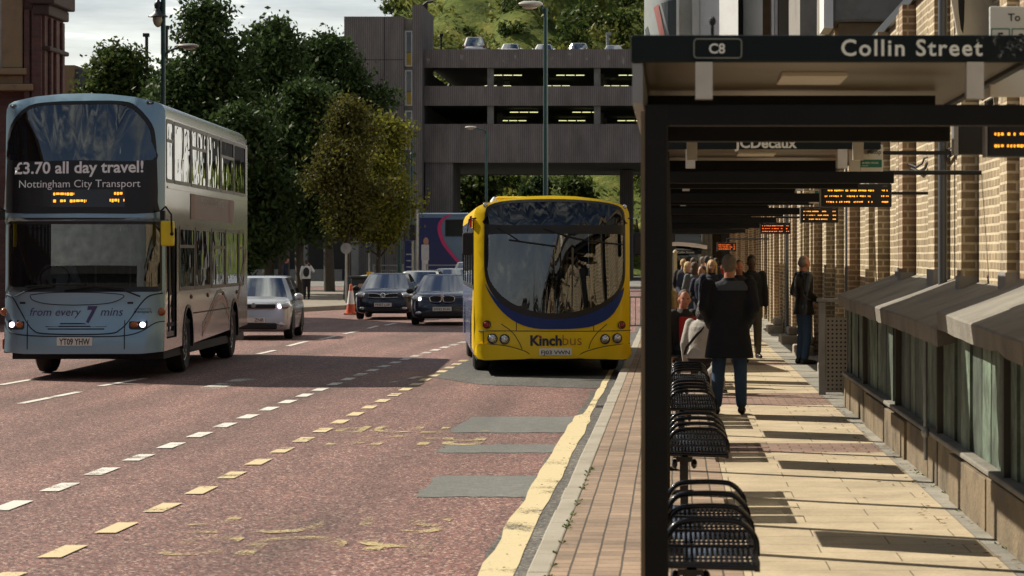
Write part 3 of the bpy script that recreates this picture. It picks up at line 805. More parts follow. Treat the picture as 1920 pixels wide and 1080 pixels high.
low = thing("low_dark_block", "long low concrete block in shade behind the street trees", "building", (0, 214, 0))
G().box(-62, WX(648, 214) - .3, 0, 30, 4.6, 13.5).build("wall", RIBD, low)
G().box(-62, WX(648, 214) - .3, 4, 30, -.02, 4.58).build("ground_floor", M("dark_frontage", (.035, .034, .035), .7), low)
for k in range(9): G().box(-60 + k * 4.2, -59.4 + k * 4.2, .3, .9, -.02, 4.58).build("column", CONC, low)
lg = G()
for k in range(22): lg.box(-58 + k * 1.55, -57.6 + k * 1.55, 1.6, 1.75, 4.2, 4.35)
lg.build("ceiling_lamp", M("downlight", (1, .9, .55), .5, emit=2.5), low)
G().box(-62, WX(648, 214) - .3, -.02, .2, -.02, .9).build("low_wall", CONC, low)
sk = thing("stepped_brown_block", "small stepped brown building against the sky beside the brick corner", "building", (WX(120, 250), 250, 0))
G().box(-.6, 1.0, 0, 12, -.02, WZ(122, 250)).build("tower_block", BROWN, sk); G().box(1.003, 6, .5, 12, -.02, WZ(129, 250)).build("wall", M("slate_wall", (.07, .07, .09), .7), sk)

# left brick corner building
RBRICK = brick_mat("dark_red_brick", (.17, .075, .06), (.125, .055, .05), (.10, .085, .075), .3, .1, .012, 'wall', dirt=.4)
SAND = M("sandstone_dressing", (.28, .20, .115), .85, var=.2, scale=2, bump=.3, dirt=.35)
DB = 74
lb = thing("brick_corner_building", "dark red brick corner building with a sash window in a sandstone surround", "building", (0, DB, 0))
xr = WX(118, DB); xs = WX(45, DB)
xq = WX(84, DB)
g = G()
g.add([(x, y, z) for z in (-.02, 14) for x, y in ((-34, .3), (xs, .3), (xs, 0), (xq, 0), (xq, 2.25), (xq - 7, 16), (-34, 16))], [(i, (i + 1) % 7, (i + 1) % 7 + 7, i + 7) for i in range(7)] + [tuple(range(7)), tuple(range(13, 6, -1))])
g.build("wall", RBRICK, lb)
for px, w in ((52, .08), (70, .14)):
    x = WX(px, DB); G().box(x - w, x + w, -.12, -.002, -.02, 8.9).build("pilaster", RBRICK, lb, bevel=.03)
for yy, w in ((.5, .12), (1.2, .2), (1.9, .14)):
    G().box(xq + .002, xq + .10, yy - w, yy + w, -.02, 8.7).build("pilaster", RBRICK, lb, bevel=.03)
G().box(WX(58, DB), xq + .34, -.3, 2.3, 9.05, 9.5).box(WX(64, DB), xq + .16, -.18, 2.3, 8.75, 9.048).box(xq - .1, xq + .16, -.02, 2.32, 7.75, 7.88).build("cornice", M('cornice_brown', (.06, .04, .035), .8), lb, bevel=.04)
G().box(xs - .62, xs - .02, -.12, .298, WZ(128, DB), 14).build("stone_jamb", SAND, lb, bevel=.03)
G().box(-34, xs + .12, -.28, .298, WZ(141, DB), WZ(129, DB)).box(-34, xs + .0, -.06, .298, WZ(158, DB), WZ(141, DB) - .003).box(-34, xs + .3, -.26, .298, WZ(171, DB), WZ(158, DB) - .003).build("stone_sill", SAND, lb, bevel=.03)
wx1 = xs - .63; wz0, wz1 = WZ(127, DB), 10.6
wf = G(); wf.box(wx1 - .14, wx1, .1, .24, wz0, wz1).box(wx1 - 1.5, wx1 - .14, .1, .24, wz0, wz0 + .16).box(wx1 - 1.5, wx1 - .14, .1, .26, WZ(52, DB) - .1, WZ(43, DB)).box(wx1 - 1.5, wx1 - .14, .1, .24, wz1 - .1, wz1).box(wx1 - 1.64, wx1 - 1.5, .1, .24, wz0, wz1)
f = wf.build("window", M("old_white_frame", (.45, .44, .40), .6, dirt=.3), lb)
G().box(wx1 - 1.5, wx1 - .14, .27, .285, wz0, wz1).build("pane", GLASSD, f)

# dark block closing the street beyond the shelters, and unseen terraces added to cut sky light and shape reflections
eb = thing("street_end_building", "dark low building closing the pavement beyond the crowd", "building", (0, 126, 0))
G().box(-.5, 7, 0, 6, -.02, 4.6).build("wall", M("dark_frontage", (.035, .034, .035), .7), eb)
G().box(.1, 2.3, -.06, -.003, .2, 3.0).build("shop_window", GLASSD, eb)
def terrace(label, x, y, rz, L, H, seed, wm=None):
    t = thing("added_terrace", label, "building", (x, y, 0), rz, "unseen terraces added for light and reflections")
    G().box(0, L, 0, 10, -.02, H).build("wall", wm or RBRICK, t); G().box(-.1, L + .1, -.25, 10, H + .002, H + .4).build("parapet", wm or SAND, t)
    n = int(L / 4)
    for k in range(n):
        for q in range(max(1, int(H / 4.4))):
            x0 = 1.2 + k * 4; z0 = 1.0 + q * 4.2
            w_ = G().box(x0 - .1, x0 + 1.7, -.1, -.003, z0 - .15, z0 - .003).box(x0 - .1, x0 + 1.7, -.08, -.003, z0 + 2.403, z0 + 2.6).build("window", SAND, t)
            G().box(x0, x0 + 1.6, -.02, -.004, z0, z0 + 2.4).build("pane", GLASSD, w_)
terrace("long dark brick terrace added out of view on the left, cutting sky light", -33, -40, R(90), 96, 13.5, 1)
terrace("low dark terrace added out of view behind the viewpoint, shaping windscreen reflections", 0, -48, R(180), 60, 4.6, 2, M('dark_reflected_stone', (.035, .033, .03), .85))  # wall colour set dark to deepen what the windscreens reflect

# ------------------------------------------------------------------ hill behind
def hill_z(x, d):
    s = (x + 47) / 9.0; s = max(0, min(1, s)); s = s * s * (3 - 2 * s)
    base = max(0, d - 268) * .40
    return s * base * (1 + .06 * math.sin(x * .21 + d * .07) + .04 * math.sin(x * .53 - d * .11))
HILLM = None
def hill_mat():
    m = bpy.data.materials.new("hill_grass"); n, l, p = nodes_of(m); p.inputs["Roughness"].default_value = .9; p.inputs["Specular IOR Level"].default_value = .1
    g = n.new("ShaderNodeNewGeometry")
    a = n.new("ShaderNodeTexNoise"); a.inputs["Scale"].default_value = .22; a.inputs["Detail"].default_value = 9; a.inputs["Roughness"].default_value = .72; l.new(g.outputs["Position"], a.inputs["Vector"])
    r_ = n.new("ShaderNodeValToRGB"); e = r_.color_ramp.elements
    e[0].position = .33; e[0].color = (.030, .050, .012, 1); e[1].position = .68; e[1].color = (.24, .22, .055, 1)
    q = e.new(.5); q.color = (.11, .14, .03, 1)
    l.new(a.outputs["Fac"], r_.inputs[0]); l.new(r_.outputs[0], p.inputs["Base Color"])
    b = n.new("ShaderNodeBump"); b.inputs["Strength"].default_value = 1; b.inputs["Distance"].default_value = 1.2; l.new(a.outputs["Fac"], b.inputs["Height"]); l.new(b.outputs[0], p.inputs["Normal"])
    return m
nx, ny = 60, 50
xs_, ys_ = np.linspace(-52, 70, nx), np.linspace(266, 430, ny)
g = G()
v = [(x, y, hill_z(x, y) - .01 + rnd.uniform(-.5, .5) * (1 if y > 272 else 0)) for y in ys_ for x in xs_]
f = [(j * nx + i, j * nx + i + 1, (j + 1) * nx + i + 1, (j + 1) * nx + i) for j in range(ny - 1) for i in range(nx - 1)]
g.add(v, f); struct(g.build("hill", hill_mat(), smooth=180))

# ------------------------------------------------------------------ foliage
def leaf_mat(name, c1, c2, trans=.35):
    m = bpy.data.materials.new(name); MATS[name] = m
    n, l, p = nodes_of(m); n.remove(p); out = n["Material Output"]
    g = n.new("ShaderNodeNewGeometry")
    c = mix_rgb(n, l, g.outputs["Random Per Island"], c1, c2)
    d = n.new("ShaderNodeBsdfPrincipled"); d.inputs["Roughness"].default_value = .55; d.inputs["Specular IOR Level"].default_value = .12; l.new(c, d.inputs["Base Color"])
    t = n.new("ShaderNodeBsdfTranslucent"); l.new(c, t.inputs[0])
    x = n.new("ShaderNodeMixShader"); x.inputs[0].default_value = trans
    l.new(d.outputs[0], x.inputs[1]); l.new(t.outputs[0], x.inputs[2]); l.new(x.outputs[0], out.inputs[0])
    return m
def leaves(name, blobs, n, size, m, parent, seed, clump=14, spread=.34):
    """many small leaf faces in clumps through the volumes blobs = [(cx,cy,cz,rx,ry,rz)]"""
    rg = np.random.default_rng(seed)
    B = np.array(blobs, float); wgt = (B[:, 3] * B[:, 4] * B[:, 5]) ** .75; wgt /= wgt.sum()
    nc = n // clump
    bi = rg.choice(len(B), nc, p=wgt)
    u = rg.normal(size=(nc, 3)); u /= np.linalg.norm(u, axis=1)[:, None]
    rad = rg.random(nc) ** .42
    rad *= 1 + .10 * rg.normal(size=nc)
    C = B[bi, :3] + u * rad[:, None] * B[bi, 3:]
    P = np.repeat(C, clump, axis=0) + rg.normal(size=(nc * clump, 3)) * spread * np.array([1, 1, .75])
    P = P[P[:, 2] > .5]
    k = len(P)
    a = rg.normal(size=(k, 3)); a /= np.linalg.norm(a, axis=1)[:, None]
    b = np.cross(a, rg.normal(size=(k, 3))); b /= np.linalg.norm(b, axis=1)[:, None]
    s = size * (.6 + .8 * rg.random(k))[:, None]
    V = np.stack([P - a * s, P - b * s * .55, P + a * s, P + b * s * .55], 1).reshape(-1, 3)
    me = bpy.data.meshes.new(name)
    me.vertices.add(4 * k); me.vertices.foreach_set("co", V.ravel().astype('f4'))
    me.loops.add(4 * k); me.loops.foreach_set("vertex_index", np.arange(4 * k, dtype='i4'))
    me.polygons.add(k); me.polygons.foreach_set("loop_start", np.arange(0, 4 * k, 4, dtype='i4')); me.polygons.foreach_set("loop_total", np.full(k, 4, 'i4'))
    me.update(calc_edges=True); me.materials.append(m)
    o = bpy.data.objects.new(name, me); COL.objects.link(o)
    if parent is not None: o.parent = parent
    return o
BARK = M("bark", (.045, .036, .028), .9, var=.4, scale=6, bump=.6, bscale=12)
LEAF_D = leaf_mat("dark_leaf", (.020, .040, .013), (.060, .095, .028), .3)
LEAF_M = leaf_mat("mid_leaf", (.028, .05, .012), (.085, .115, .028), .35)
LEAF_Y = leaf_mat("golden_leaf", (.055, .065, .012), (.22, .215, .03), .4)
LEAF_O = leaf_mat("bronze_leaf", (.040, .046, .012), (.11, .10, .022), .4)
def tree(name, label, x, d, h, cr, n, size, m, seed, trunk_r=.22, crown_lo=.25, group=None, squash=1., trunks=1, core=1.):
    t = thing(name, label, "tree", (x, d, 0), 0, group)
    r = random.Random(seed); tg = G()
    for k in range(trunks):
        ox = (k - (trunks - 1) / 2) * .8
        p = [(ox, 0, -.05), (ox + r.uniform(-.15, .15), r.uniform(-.1, .1), h * .2), (ox + r.uniform(-.3, .3), r.uniform(-.3, .3), h * .45), (ox + r.uniform(-.5, .5), r.uniform(-.4, .4), h * .75)]
        tg.tube(p, [trunk_r * 1.25, trunk_r, trunk_r * .7, trunk_r * .25], 9)
        for q in range(7):
            z0 = h * r.uniform(.22, .6); an = r.uniform(0, 6.28); L = cr * r.uniform(.5, .9)
            tg.tube([(ox, 0, z0), (ox + math.cos(an) * L * .5, math.sin(an) * L * .5, z0 + L * .35), (ox + math.cos(an) * L, math.sin(an) * L, z0 + L * .75)], [trunk_r * .42, trunk_r * .28, trunk_r * .1], 6)
    tg.build("trunk", BARK, t, smooth=60)
    bl = []
    zl = h * crown_lo
    for k in range(30):
        u = (k + .5) / 30
        prof = (math.sin(math.pi * min(1, .12 + u * .86)) ** .75) * (1 - .12 * u)
        an = r.uniform(0, 6.28); s = cr * r.uniform(.2, .42) * (1.1 - .35 * u)
        rr_ = max(0, cr * prof * r.uniform(.45, 1.0) - s * .6)
        if core < 1: s *= r.uniform(.5, .95); rr_ *= r.uniform(.8, 1.7)
        zz = zl + (h - zl) * u; zz = min(zz, h - s * .75 - .3)
        bl.append((math.cos(an) * rr_, math.sin(an) * rr_ * .8, zz, s * 1.15, s, s * .8 * squash))
    bl.append((0, 0, zl + (h - zl) * .42, cr * .62 * core, cr * .5 * core, (h - zl) * .36 * core))
    bl.append((0, 0, zl + (h - zl) * .66, cr * .45 * core, cr * .4 * core, (h - zl) * .24 * core))
    leaves("crown", bl, n, size, m, t, seed)
    return t
GT = "trees lining the far left pavement"
tree("broadleaf_tree", "tallest dark green tree directly behind the double decker", WX(398, 118), 118, WZ(-8, 118), 2.85, 42000, .125, LEAF_D, 1, .25, .2, GT)
tree("broadleaf_tree", "dark green tree with a bushy crown right of the tallest tree", WX(516, 124), 124, WZ(28, 124), 3.2, 44000, .125, LEAF_D, 2, .25, .25, GT, trunks=2)
tree("broadleaf_tree", "dark tree whose right branches reach in front of the concrete stair tower", WX(618, 132), 132, WZ(58, 132), 3.5, 44000, .13, LEAF_D, 3, .24, .30, GT)
tree("broadleaf_tree", "dark tree low and full at the rear corner of the silver bus", WX(452, 112), 112, WZ(190, 112), 2.9, 26000, .13, LEAF_D, 4, .2, .22, GT)
tree("broadleaf_tree", "dark tree with drooping lower leaves above the two walkers", WX(565, 120), 120, WZ(150, 120), 3.3, 32000, .13, LEAF_D, 14, .2, .36, GT)
tree("broadleaf_tree", "rounded sunlit tree left of the lamp post against the sky", WX(222, 150), 150, WZ(80, 150), 4.0, 42000, .14, LEAF_M, 5, .25, .2, GT)
tree("broadleaf_tree", "smaller tree between the rounded tree and the lamp post", WX(335, 140), 140, WZ(105, 140), 3.3, 22000, .14, LEAF_D, 15, .22, .2, GT)
tree("golden_tree", "bronze leaved tree between the dark trees and the car park", WX(648, 108), 108, WZ(180, 108), 1.55, 18000, .085, LEAF_O, 6, .10, .34, "golden leaved young trees", core=.62)
tree("golden_tree", "yellow green young tree in front of the stair tower window strip", WX(712, 112), 112, WZ(218, 112), 1.75, 24000, .085, LEAF_Y, 7, .10, .33, "golden leaved young trees", core=.6)
GB = "trees seen through the car park undercroft"
tree("broadleaf_tree", "bright leaved tree filling the left undercroft opening", WX(905, 262), 262, 10.5, 4.2, 9000, .3, LEAF_M, 8, .3, .1, GB)
tree("broadleaf_tree", "bright leaved tree in the middle of the undercroft", WX(1080, 266), 266, 10.2, 4.0, 8000, .3, LEAF_M, 9, .3, .2, GB)
tree("broadleaf_tree", "dark tree in the right undercroft opening", WX(1010, 270), 270, 10.5, 3.6, 5000, .3, LEAF_D, 10, .3, .2, GB)
wl_ = thing("brick_building", "pale brown building half hidden beyond the undercroft trees", "building", (0, 262, 0))
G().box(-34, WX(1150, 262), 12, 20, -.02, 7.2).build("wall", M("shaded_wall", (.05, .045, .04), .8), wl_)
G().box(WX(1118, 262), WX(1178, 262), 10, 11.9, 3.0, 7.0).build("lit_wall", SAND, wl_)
ob_ = thing("white_banded_building", "white banded office building glimpsed right of the yellow bus", "building", (WX(1180, 300), 300, 0))
for k in range(5): G().box(0, 6, 0, 6, k * 2.4, k * 2.4 + 1.3).build("white_band", WHITE, ob_)
G().box(.1, 5.9, .12, 5.9, -.02, 12.5).build("glazing", M("grey_glazing", (.12, .14, .15), .3), ob_)

# shrubs and grass clumps on the hill
r = random.Random(21); bl = []; bl2 = []; gr = []
for k in range(95):
    x, d = r.uniform(-44, 6), r.uniform(275, 425); s = r.uniform(.7, 1.7)
    bl.append((x, d, hill_z(x, d) + s * .3, s * 1.5, s, s * .9))
for k in range(46):
    x = r.uniform(-22, 14); d = r.uniform(285, 400); s = r.uniform(1.8, 3.4)
    if WX(1040, d) + r.uniform(-4, 3) < x: bl2.append((x, d, hill_z(x, d) + s * .7, s * 1.1, s, s * 1.2))
struct(leaves("hillside_shrubs", bl, 26000, .33, LEAF_M, None, 31, 10, .4), "stuff")
struct(leaves("hillside_trees", bl2, 26000, .36, LEAF_M, None, 32, 12, .5), "stuff")
for k in range(320):
    x, d = r.uniform(-45, 8), r.uniform(272, 428); gr.append((x, d, hill_z(x, d) + .1, 3.0, 3.0, .4))
HG = leaf_mat("hill_tuft", (.07, .10, .02), (.25, .24, .055), .3)
struct(leaves("hillside_grass", gr, 30000, .32, HG, None, 33, 8, .8), "stuff")
# ------------------------------------------------------------------ vehicles
SILVER = M("silver_bus_paint", (.26, .40, .50), .28, .45, var=.06, scale=1.2, coat=.5)
SILVERS = M("silver_bus_side", (.21, .22, .23), .2, .7, var=.12, scale=1.5, coat=.4, dirt=.25, dirtcol=(.15, .13, .11), dscale=1.0)
BYELLOW = M("yellow_bus_paint", (.86, .575, .005), .35, var=.06, scale=1.5, coat=.2, spec=.3, dirt=.12, dirtcol=(.35, .22, .02), dscale=2.)
BBLUE = M("deep_blue_paint", (.010, .035, .17), .45, var=.1, coat=.1, spec=.3)
BBLUES = M("blue_side_paint", (.10, .15, .30), .25, .2, var=.15, coat=.5)
SEATM = M("seat_cloth", (.06, .07, .10), .85, var=.4, scale=20)
YRAIL = M("yellow_handrail", (.70, .50, .03), .4, var=.05)
TYRE = M("tyre_rubber", (.014, .014, .014), .75, var=.3, scale=20)
RIM = M("wheel_rim", (.35, .35, .35), .35, .7, var=.2)

def wheel(parent, x, y, r, w, side, rim=RIM):
    g = G(); hw_ = w / 2
    g.lathe([(r * .55, -hw_ * .7), (r * .86, -hw_), (r * .97, -hw_ * .8), (r, -hw_ * .3), (r, hw_ * .3), (r * .97, hw_ * .8), (r * .86, hw_), (r * .55, hw_ * .7)], (0, 0, 0), 26, axis='x')
    wo = g.build("wheel", TYRE, parent, smooth=40, loc=(x, y, r))
    q = G(); q.lathe([(.02, side * hw_ * .55), (r * .2, side * hw_ * .75), (r * .3, side * hw_ * .45), (r * .5, side * hw_ * .55), (r * .6, side * hw_ * .78), (r * .62, side * hw_ * .5), (.02, side * hw_ * .3)], (0, 0, 0), 20, axis='x')
    for k in range(8):
        a = k * math.pi / 4; q.ell((side * hw_ * .72, math.cos(a) * r * .4, math.sin(a) * r * .4), (.02, r * .06, r * .06), 6, 4)
    q.build("rim", rim, wo, smooth=40)
    return wo

def roof_profile(hw, ze, zt):
    half = [(hw, ze - .22), (hw - .012, ze - .11), (hw - .05, ze - .03), (hw - .13, ze + .01), (hw * .62, ze + (zt - ze) * .62), (hw * .3, zt - .012)]
    return half + [(0, zt)] + [(-x, z) for x, z in reversed(half)]

def side_outline(y0, y1, zb0, zb1, ztop, arches):
    pts = [(y0, ztop), (y0, zb0)]
    for (yc, r, za) in arches:
        zb = zb0 + (zb1 - zb0) * (yc - y0) / (y1 - y0)
        pts.append((yc - r, zb))
        for k in range(9):
            a = math.pi * (1 - k / 8); pts.append((yc + math.cos(a) * r, za + math.sin(a) * r))
        pts.append((yc + r, zb))
    return pts + [(y1, zb1), (y1, ztop)]

# ---- silver double decker
FD = 40.5
dd = thing("double_decker_bus", "silver blue double decker bus with lit headlamps and an all day travel advert", "bus", (WX(154, FD), FD, 0), R(2.3))
S = F_PX / FD
def D(px, py): return ((px - 154) / S, CAM_Z - (py - CY) / S)
def DL(*pts): return [D(a, b) for a, b in pts]
DHW, DL_ = 1.235, 10.75
def dF(x, z):
    y = .10 * (x / DHW) ** 2 + max(0, abs(x) - .98) ** 2 * 2.2
    if z > 2.5: y += (z - 2.5) * .055
    if z > 4.2: y += (z - 4.2) ** 2 * 2.5
    if z < .95: y -= .05 * min(1, (.95 - z) / .25)
    if 1.38 < z < 2.48: y += .03 + (z - 1.38) * .02
    return y
def dfn(off): return lambda u, v, d: (u, dF(u, v) - off + d, v)
prof = roof_profile(DHW, 4.31, 4.455)
outer = [(-DHW, .43), (-.9, .40), (.9, .40), (DHW, .43), (DHW, .9), (DHW, 1.6), (DHW, 2.4), (DHW, 3.2)] + prof + [(-DHW, 3.2), (-DHW, 2.4), (-DHW, 1.6), (-DHW, .9)]
up_out = smooth_loop(DL((8, 300), (9, 255), (22, 224), (52, 197), (95, 190), (150, 188), (225, 188), (254, 199), (281, 231), (288, 262), (290, 300), (292, 380), (284, 399), (150, 400), (15, 399), (3, 382)), 3)
up_gl = smooth_loop(DL((14, 299), (15, 256), (27, 228), (56, 202), (100, 196), (150, 195), (220, 195), (247, 205), (274, 236), (281, 265), (282, 299), (150, 300)), 3)
lo_out = rrect(-1.19, 1.195, 1.36, 2.455, .05)
lo_gl = rrect(-1.16, 1.17, 1.44, 2.41, .07)
G().patch(outer, [up_out, lo_out], dfn(0), (.12, .25)).build("front_panel", SILVER, dd, smooth=50)
ub = G(); ub.patch(up_out, [up_gl], dfn(.008), (.12, None), thick=.02); ub.build("upper_front_surround", DARK, dd, smooth=50)
G().patch(up_gl, (), dfn(-.004), (.12, None)).build("upper_windscreen", glass("upper_screen_glass", (.34, .37, .37), .09), dd, smooth=60)
G().patch(lo_out, [lo_gl], dfn(.004), (.12, None), thick=.02).build("windscreen_surround", DARK, dd, smooth=50)
G().patch(lo_gl, (), dfn(-.006), (.12, None)).build("windscreen", glass("screen_glass", (.42, .46, .46), .10), dd, smooth=60)
G().patch(rrect(-1.2, 1.2, 2.475, 2.51, .012), (), dfn(.004), (.12, None), thick=.01).build("waist_seam", DARK, dd)
def surf_line(fnF, pts, r, name, m, parent, n=6, off=.002):
    p = [(u, fnF(u, v) - off, v) for u, v in smooth_line(pts, n)]
    g = G(); g.tube(p, r, 5); return g.build(name, m, parent, smooth=60)
SEAM = M("panel_gap", (.012, .013, .02), .7)
surf_line(dF, DL((8, 552), (22, 558), (36, 580), (50, 604), (62, 618), (80, 625), (145, 627), (208, 625), (226, 617), (240, 602), (262, 570), (278, 555), (300, 550)), .011, "panel_seam", SEAM, dd)
surf_line(dF, DL((56, 554), (62, 563), (90, 570), (145, 572), (200, 569), (225, 561), (229, 553), (190, 549), (140, 548), (90, 549), (57, 553)), .007, "panel_seam", SEAM, dd)
surf_line(dF, DL((6, 604), (10, 618), (30, 626), (75, 630), (145, 631), (225, 630), (262, 622), (288, 606), (303, 603)), .009, "panel_seam", SEAM, dd)
for a, b in ((52, 52), (233, 233)): surf_line(dF, DL((a, 600), (b, 655)), .008, "panel_seam", SEAM, dd)
gg = G()
for k, (a, b) in enumerate(((82, 202), (86, 200), (90, 196))): gg.patch(rrect(*[D(a, 0)[0], D(b, 0)[0]], D(0, 608 + 5 * k)[1], D(0, 605.6 + 5 * k)[1], .008), (), dfn(.003), (.12, None))
gg.build("grille", SEAM, dd)
for sgn, (fx0, fx1, lx, ax) in ((-1, (13, 46, 22, 37)), (1, (241, 275, 266, 250))):
    h = G().patch(rrect(D(fx0, 0)[0], D(fx1, 0)[0], D(0, 618)[1], D(0, 600)[1], .04), (), dfn(.006), (.1, None), thick=.02).build("headlamp", DARK, dd)
    x, z = D(lx, 609); G().ell((x, dF(x, z) - .008, z), (.045, .03, .043), 14, 8).build("bulb", LIT, h, smooth=60)
    x, z = D(ax, 609); G().ell((x, dF(x, z) - .006, z), (.06, .02, .05), 12, 8).build("inner_lens", AMBERLENS, h, smooth=60)
for px in (4, 298):
    x, z = D(px, 585); G().ell((x, dF(x, z) - .004, z), (.07, .05, .065), 12, 8).build("indicator", AMBERLENS, dd, smooth=60)
for px, py in ((20, 197), (277, 191)):
    x, z = D(px, py); k = G().patch(rrect(x - .055, x + .055, z - .022, z + .022, .015), (), dfn(.006), (.1, None), thick=.02).build("marker_lamp", DARK, dd)
    G().ell((x, dF(x, z) - .008, z), (.025, .012, .012), 8, 6).build("lens", LENS, k)
for px in (42, 243):
    x, z = D(px, 568); G().patch(rrect(x - .045, x + .045, z - .016, z + .016, .008), (), dfn(.006), None, thick=.02).build("air_slot", DARK, dd)
pl = G().patch(rrect(D(108, 0)[0], D(174, 0)[0], D(0, 648)[1], D(0, 632)[1], .01), (), dfn(.012), (.1, None), thick=.02).build("number_plate", PLATE, dd)
def tf(F, cx, cz, off, tilt=0.): return lambda u, v, d: (cx + u, F(cx + u, cz + v + u * tilt) - off, cz + v + u * tilt)
WTXT = M("banner_white_text", (.92, .94, .94), .5, var=.03)
PTXT = M("purple_text", (.065, .055, .16), .5, var=.05)
text("YT09 YHW", .47, INK, pl, "plate_lettering", tf(dF, D(141, 0)[0], D(0, 646)[1], .016), bold=.015, height=.10)
text("£3.70 all day travel!", 1.99, WTXT, dd, "advert_lettering", tf(dF, D(146, 0)[0], D(0, 324)[1], .012, .016), bold=.022)
text("Nottingham City Transport", 1.87, WTXT, dd, "advert_lettering", tf(dF, D(148, 0)[0], D(0, 351)[1], .012, .008), bold=-.002)
text("from every", .80, PTXT, dd, "advert_lettering", tf(dF, D(104, 0)[0], D(0, 592)[1], .006), shear=.25, bold=.004)
text("mins", .345, PTXT, dd, "advert_lettering", tf(dF, D(209, 0)[0], D(0, 592)[1], .006), shear=.25, bold=.004)
text("7", .18, PTXT, dd, "advert_lettering", tf(dF, D(172, 0)[0], D(0, 604)[1], .007), shear=.2, bold=.04, height=.27)
text("transport", .27, INK, dd, "operator_lettering", tf(dF, D(266, 0)[0], D(0, 587)[1], .006), bold=.01)
text("nottingham city", .25, INK, dd, "operator_lettering", tf(dF, D(266, 0)[0], D(0, 580.5)[1], .006))
ds = G().patch(rrect(D(57, 0)[0], D(233, 0)[0], D(0, 388)[1], D(0, 355)[1], .01), (), dfn(.012), (.12, None), thick=.01).build("destination_display", M("display_glass", (.035, .036, .036), .12), dd)
r = random.Random(4)
def led_rows(parent, F, rows, m, off=.018):
    g = G()
    for (xa, xb, zc, hh) in rows:
        x = xa
        while x < xb:
            w = r.choice((.018, .03, .042, .055)); 
            if r.random() > .12: g.patch(rrect(x, min(xb, x + w), zc - hh * r.uniform(.4, 1), zc + hh, .003, 2), (), lambda u, v, d: (u, F(u, v) - off, v))
            x += w + .012
    return g.build("led_characters", m, parent)
led_rows(ds, dF, [(D(100, 0)[0], D(139, 0)[0], D(0, 364)[1], .022), (D(100, 0)[0], D(162, 0)[0], D(0, 377)[1], .022), (D(208, 0)[0], D(232, 0)[0], D(0, 363)[1], .024), (D(205, 0)[0], D(232, 0)[0], D(0, 376)[1], .026)], AMBER)
# wipers
wi = G(); 
for p in (((28, 556), (60, 540), (100, 536)), ((262, 556), (228, 543), (175, 536)), ((48, 537), (105, 534), (160, 534)), ((120, 543), (180, 536), (232, 541))):
    wi.tube([(u, dF(u, v) - .05, v) for u, v in DL(*p)], .013, 5)
wi.build("wiper", BLACK, dd)
# body sides, roof, rear
for sgn in (1, -1):
    nm = "side_panel"
    y0 = dF(DHW, 2.0)
    out = side_outline(y0, DL_, .42, .58, 4.31 - .22, [(2.75, .58, .52), (8.75, .58, .52)])
    fe = [(dF(DHW, z), z) for z in (4.09, 3.6, 3.0, 2.52, 2.46, 1.4, 1.36, .96, .7, .43)]
    out = fe + out[2:]
    upw = [(.42, 1.12), (1.22, 3.02), (3.12, 4.92), (5.02, 6.75), (6.85, 8.6), (8.7, 10.4)]
    low_ = [(1.8, 3.45), (3.62, 5.45), (5.62, 7.35), (7.52, 9.3), (9.45, 10.15)]
    holes = [rrect(a, b, 3.10, 4.04, .06) for a, b in upw] + [rrect(a, b, 1.38, 2.38, .06) for a, b in low_]
    fx = lambda off: (lambda u, v, d: (sgn * (DHW + off) - sgn * d, u, v))
    G().patch(out, holes + ([rrect(.42, 1.5, .62, 2.36, .04)] if sgn > 0 else []), fx(0)).build("side_panel", SILVERS, dd)
    for k, (a, b) in enumerate(upw + low_):
        z0, z1 = (3.10, 4.04) if k < 6 else (1.38, 2.38)
        wf = G().patch(rrect(a - .03, b + .03, z0 - .03, z1 + .03, .07), [rrect(a + .03, b - .03, z0 + .03, z1 - .03, .05)], fx(.006), thick=.03)
        if k % 2 == 0: wf.patch(rrect(a + .02, b - .02, z1 - .33, z1 - .28, .01), (), fx(.005), thick=.02)
        w_ = wf.build("window_frame", DARK, dd)
        G().patch(rrect(a + .03, b - .03, z0 + .03, z1 - .03, .05), (), fx(-.004), .3).build("pane", GLASSR, w_)
    for zz in (3.0, 2.48): G().box(sgn * DHW, sgn * (DHW + .012), .5, DL_ - .1, zz - .018, zz + .018).build("side_trim", SILVERS, dd)
    for z0, z1 in ((.95, 1.0), ):
        G().box(sgn * DHW, sgn * (DHW + .01), 3.4, 8.1, z0, z1 - .03).build("side_trim", SEAM, dd)
dor = G().patch(rrect(.44, 1.48, .64, 2.34, .04), [rrect(.52, .93, .72, 2.28, .04), rrect(.99, 1.4, .72, 2.28, .04)], lambda u, v, d: (DHW - .03 - d, u, v), thick=.04).build("door", DARK, dd)
G().patch(rrect(.52, .93, .72, 2.28, .04), (), lambda u, v, d: (DHW - .045, u, v)).patch(rrect(.99, 1.4, .72, 2.28, .04), (), lambda u, v, d: (DHW - .045, u, v)).build("pane", GLASSR, dor)
g = G(); rr = []
for yy in (None, .35, .8, 4, 8, 10.4, 10.65, DL_):
    ring = []
    for x, z in prof:
        y = dF(x, z) if yy is None else yy + (dF(x, z) if yy < 1 else 0)
        zz = z - (.12 if yy == DL_ else (.03 if yy == 10.65 else 0))
        ring.append((x * (1.0 if yy is None or yy < 10.5 else .995), y, zz))
    rr.append(ring)
g.rings(rr, cap=False, closed=False); g.build("roof", SILVERS, dd, smooth=60)
G().box(-.22, .22, 1.2, 2.2, 4.45, 4.50).build("roof_hatch", WHITE, dd, bevel=.02)
for k in range(6): G().box(-.38 + k * .09, -.33 + k * .09, 1.0, 1.8, 4.44, 4.482).build("roof_rib", WHITE, dd)
G().box(-DHW + .02, DHW - .02, DL_ - .06, DL_ - .002, .6, 4.2).build("rear_panel", SILVERS, dd)
G().box(-DHW + .06, DHW - .06, .5, DL_ - .1, .30, .44).build("underbody", BLACK, dd)
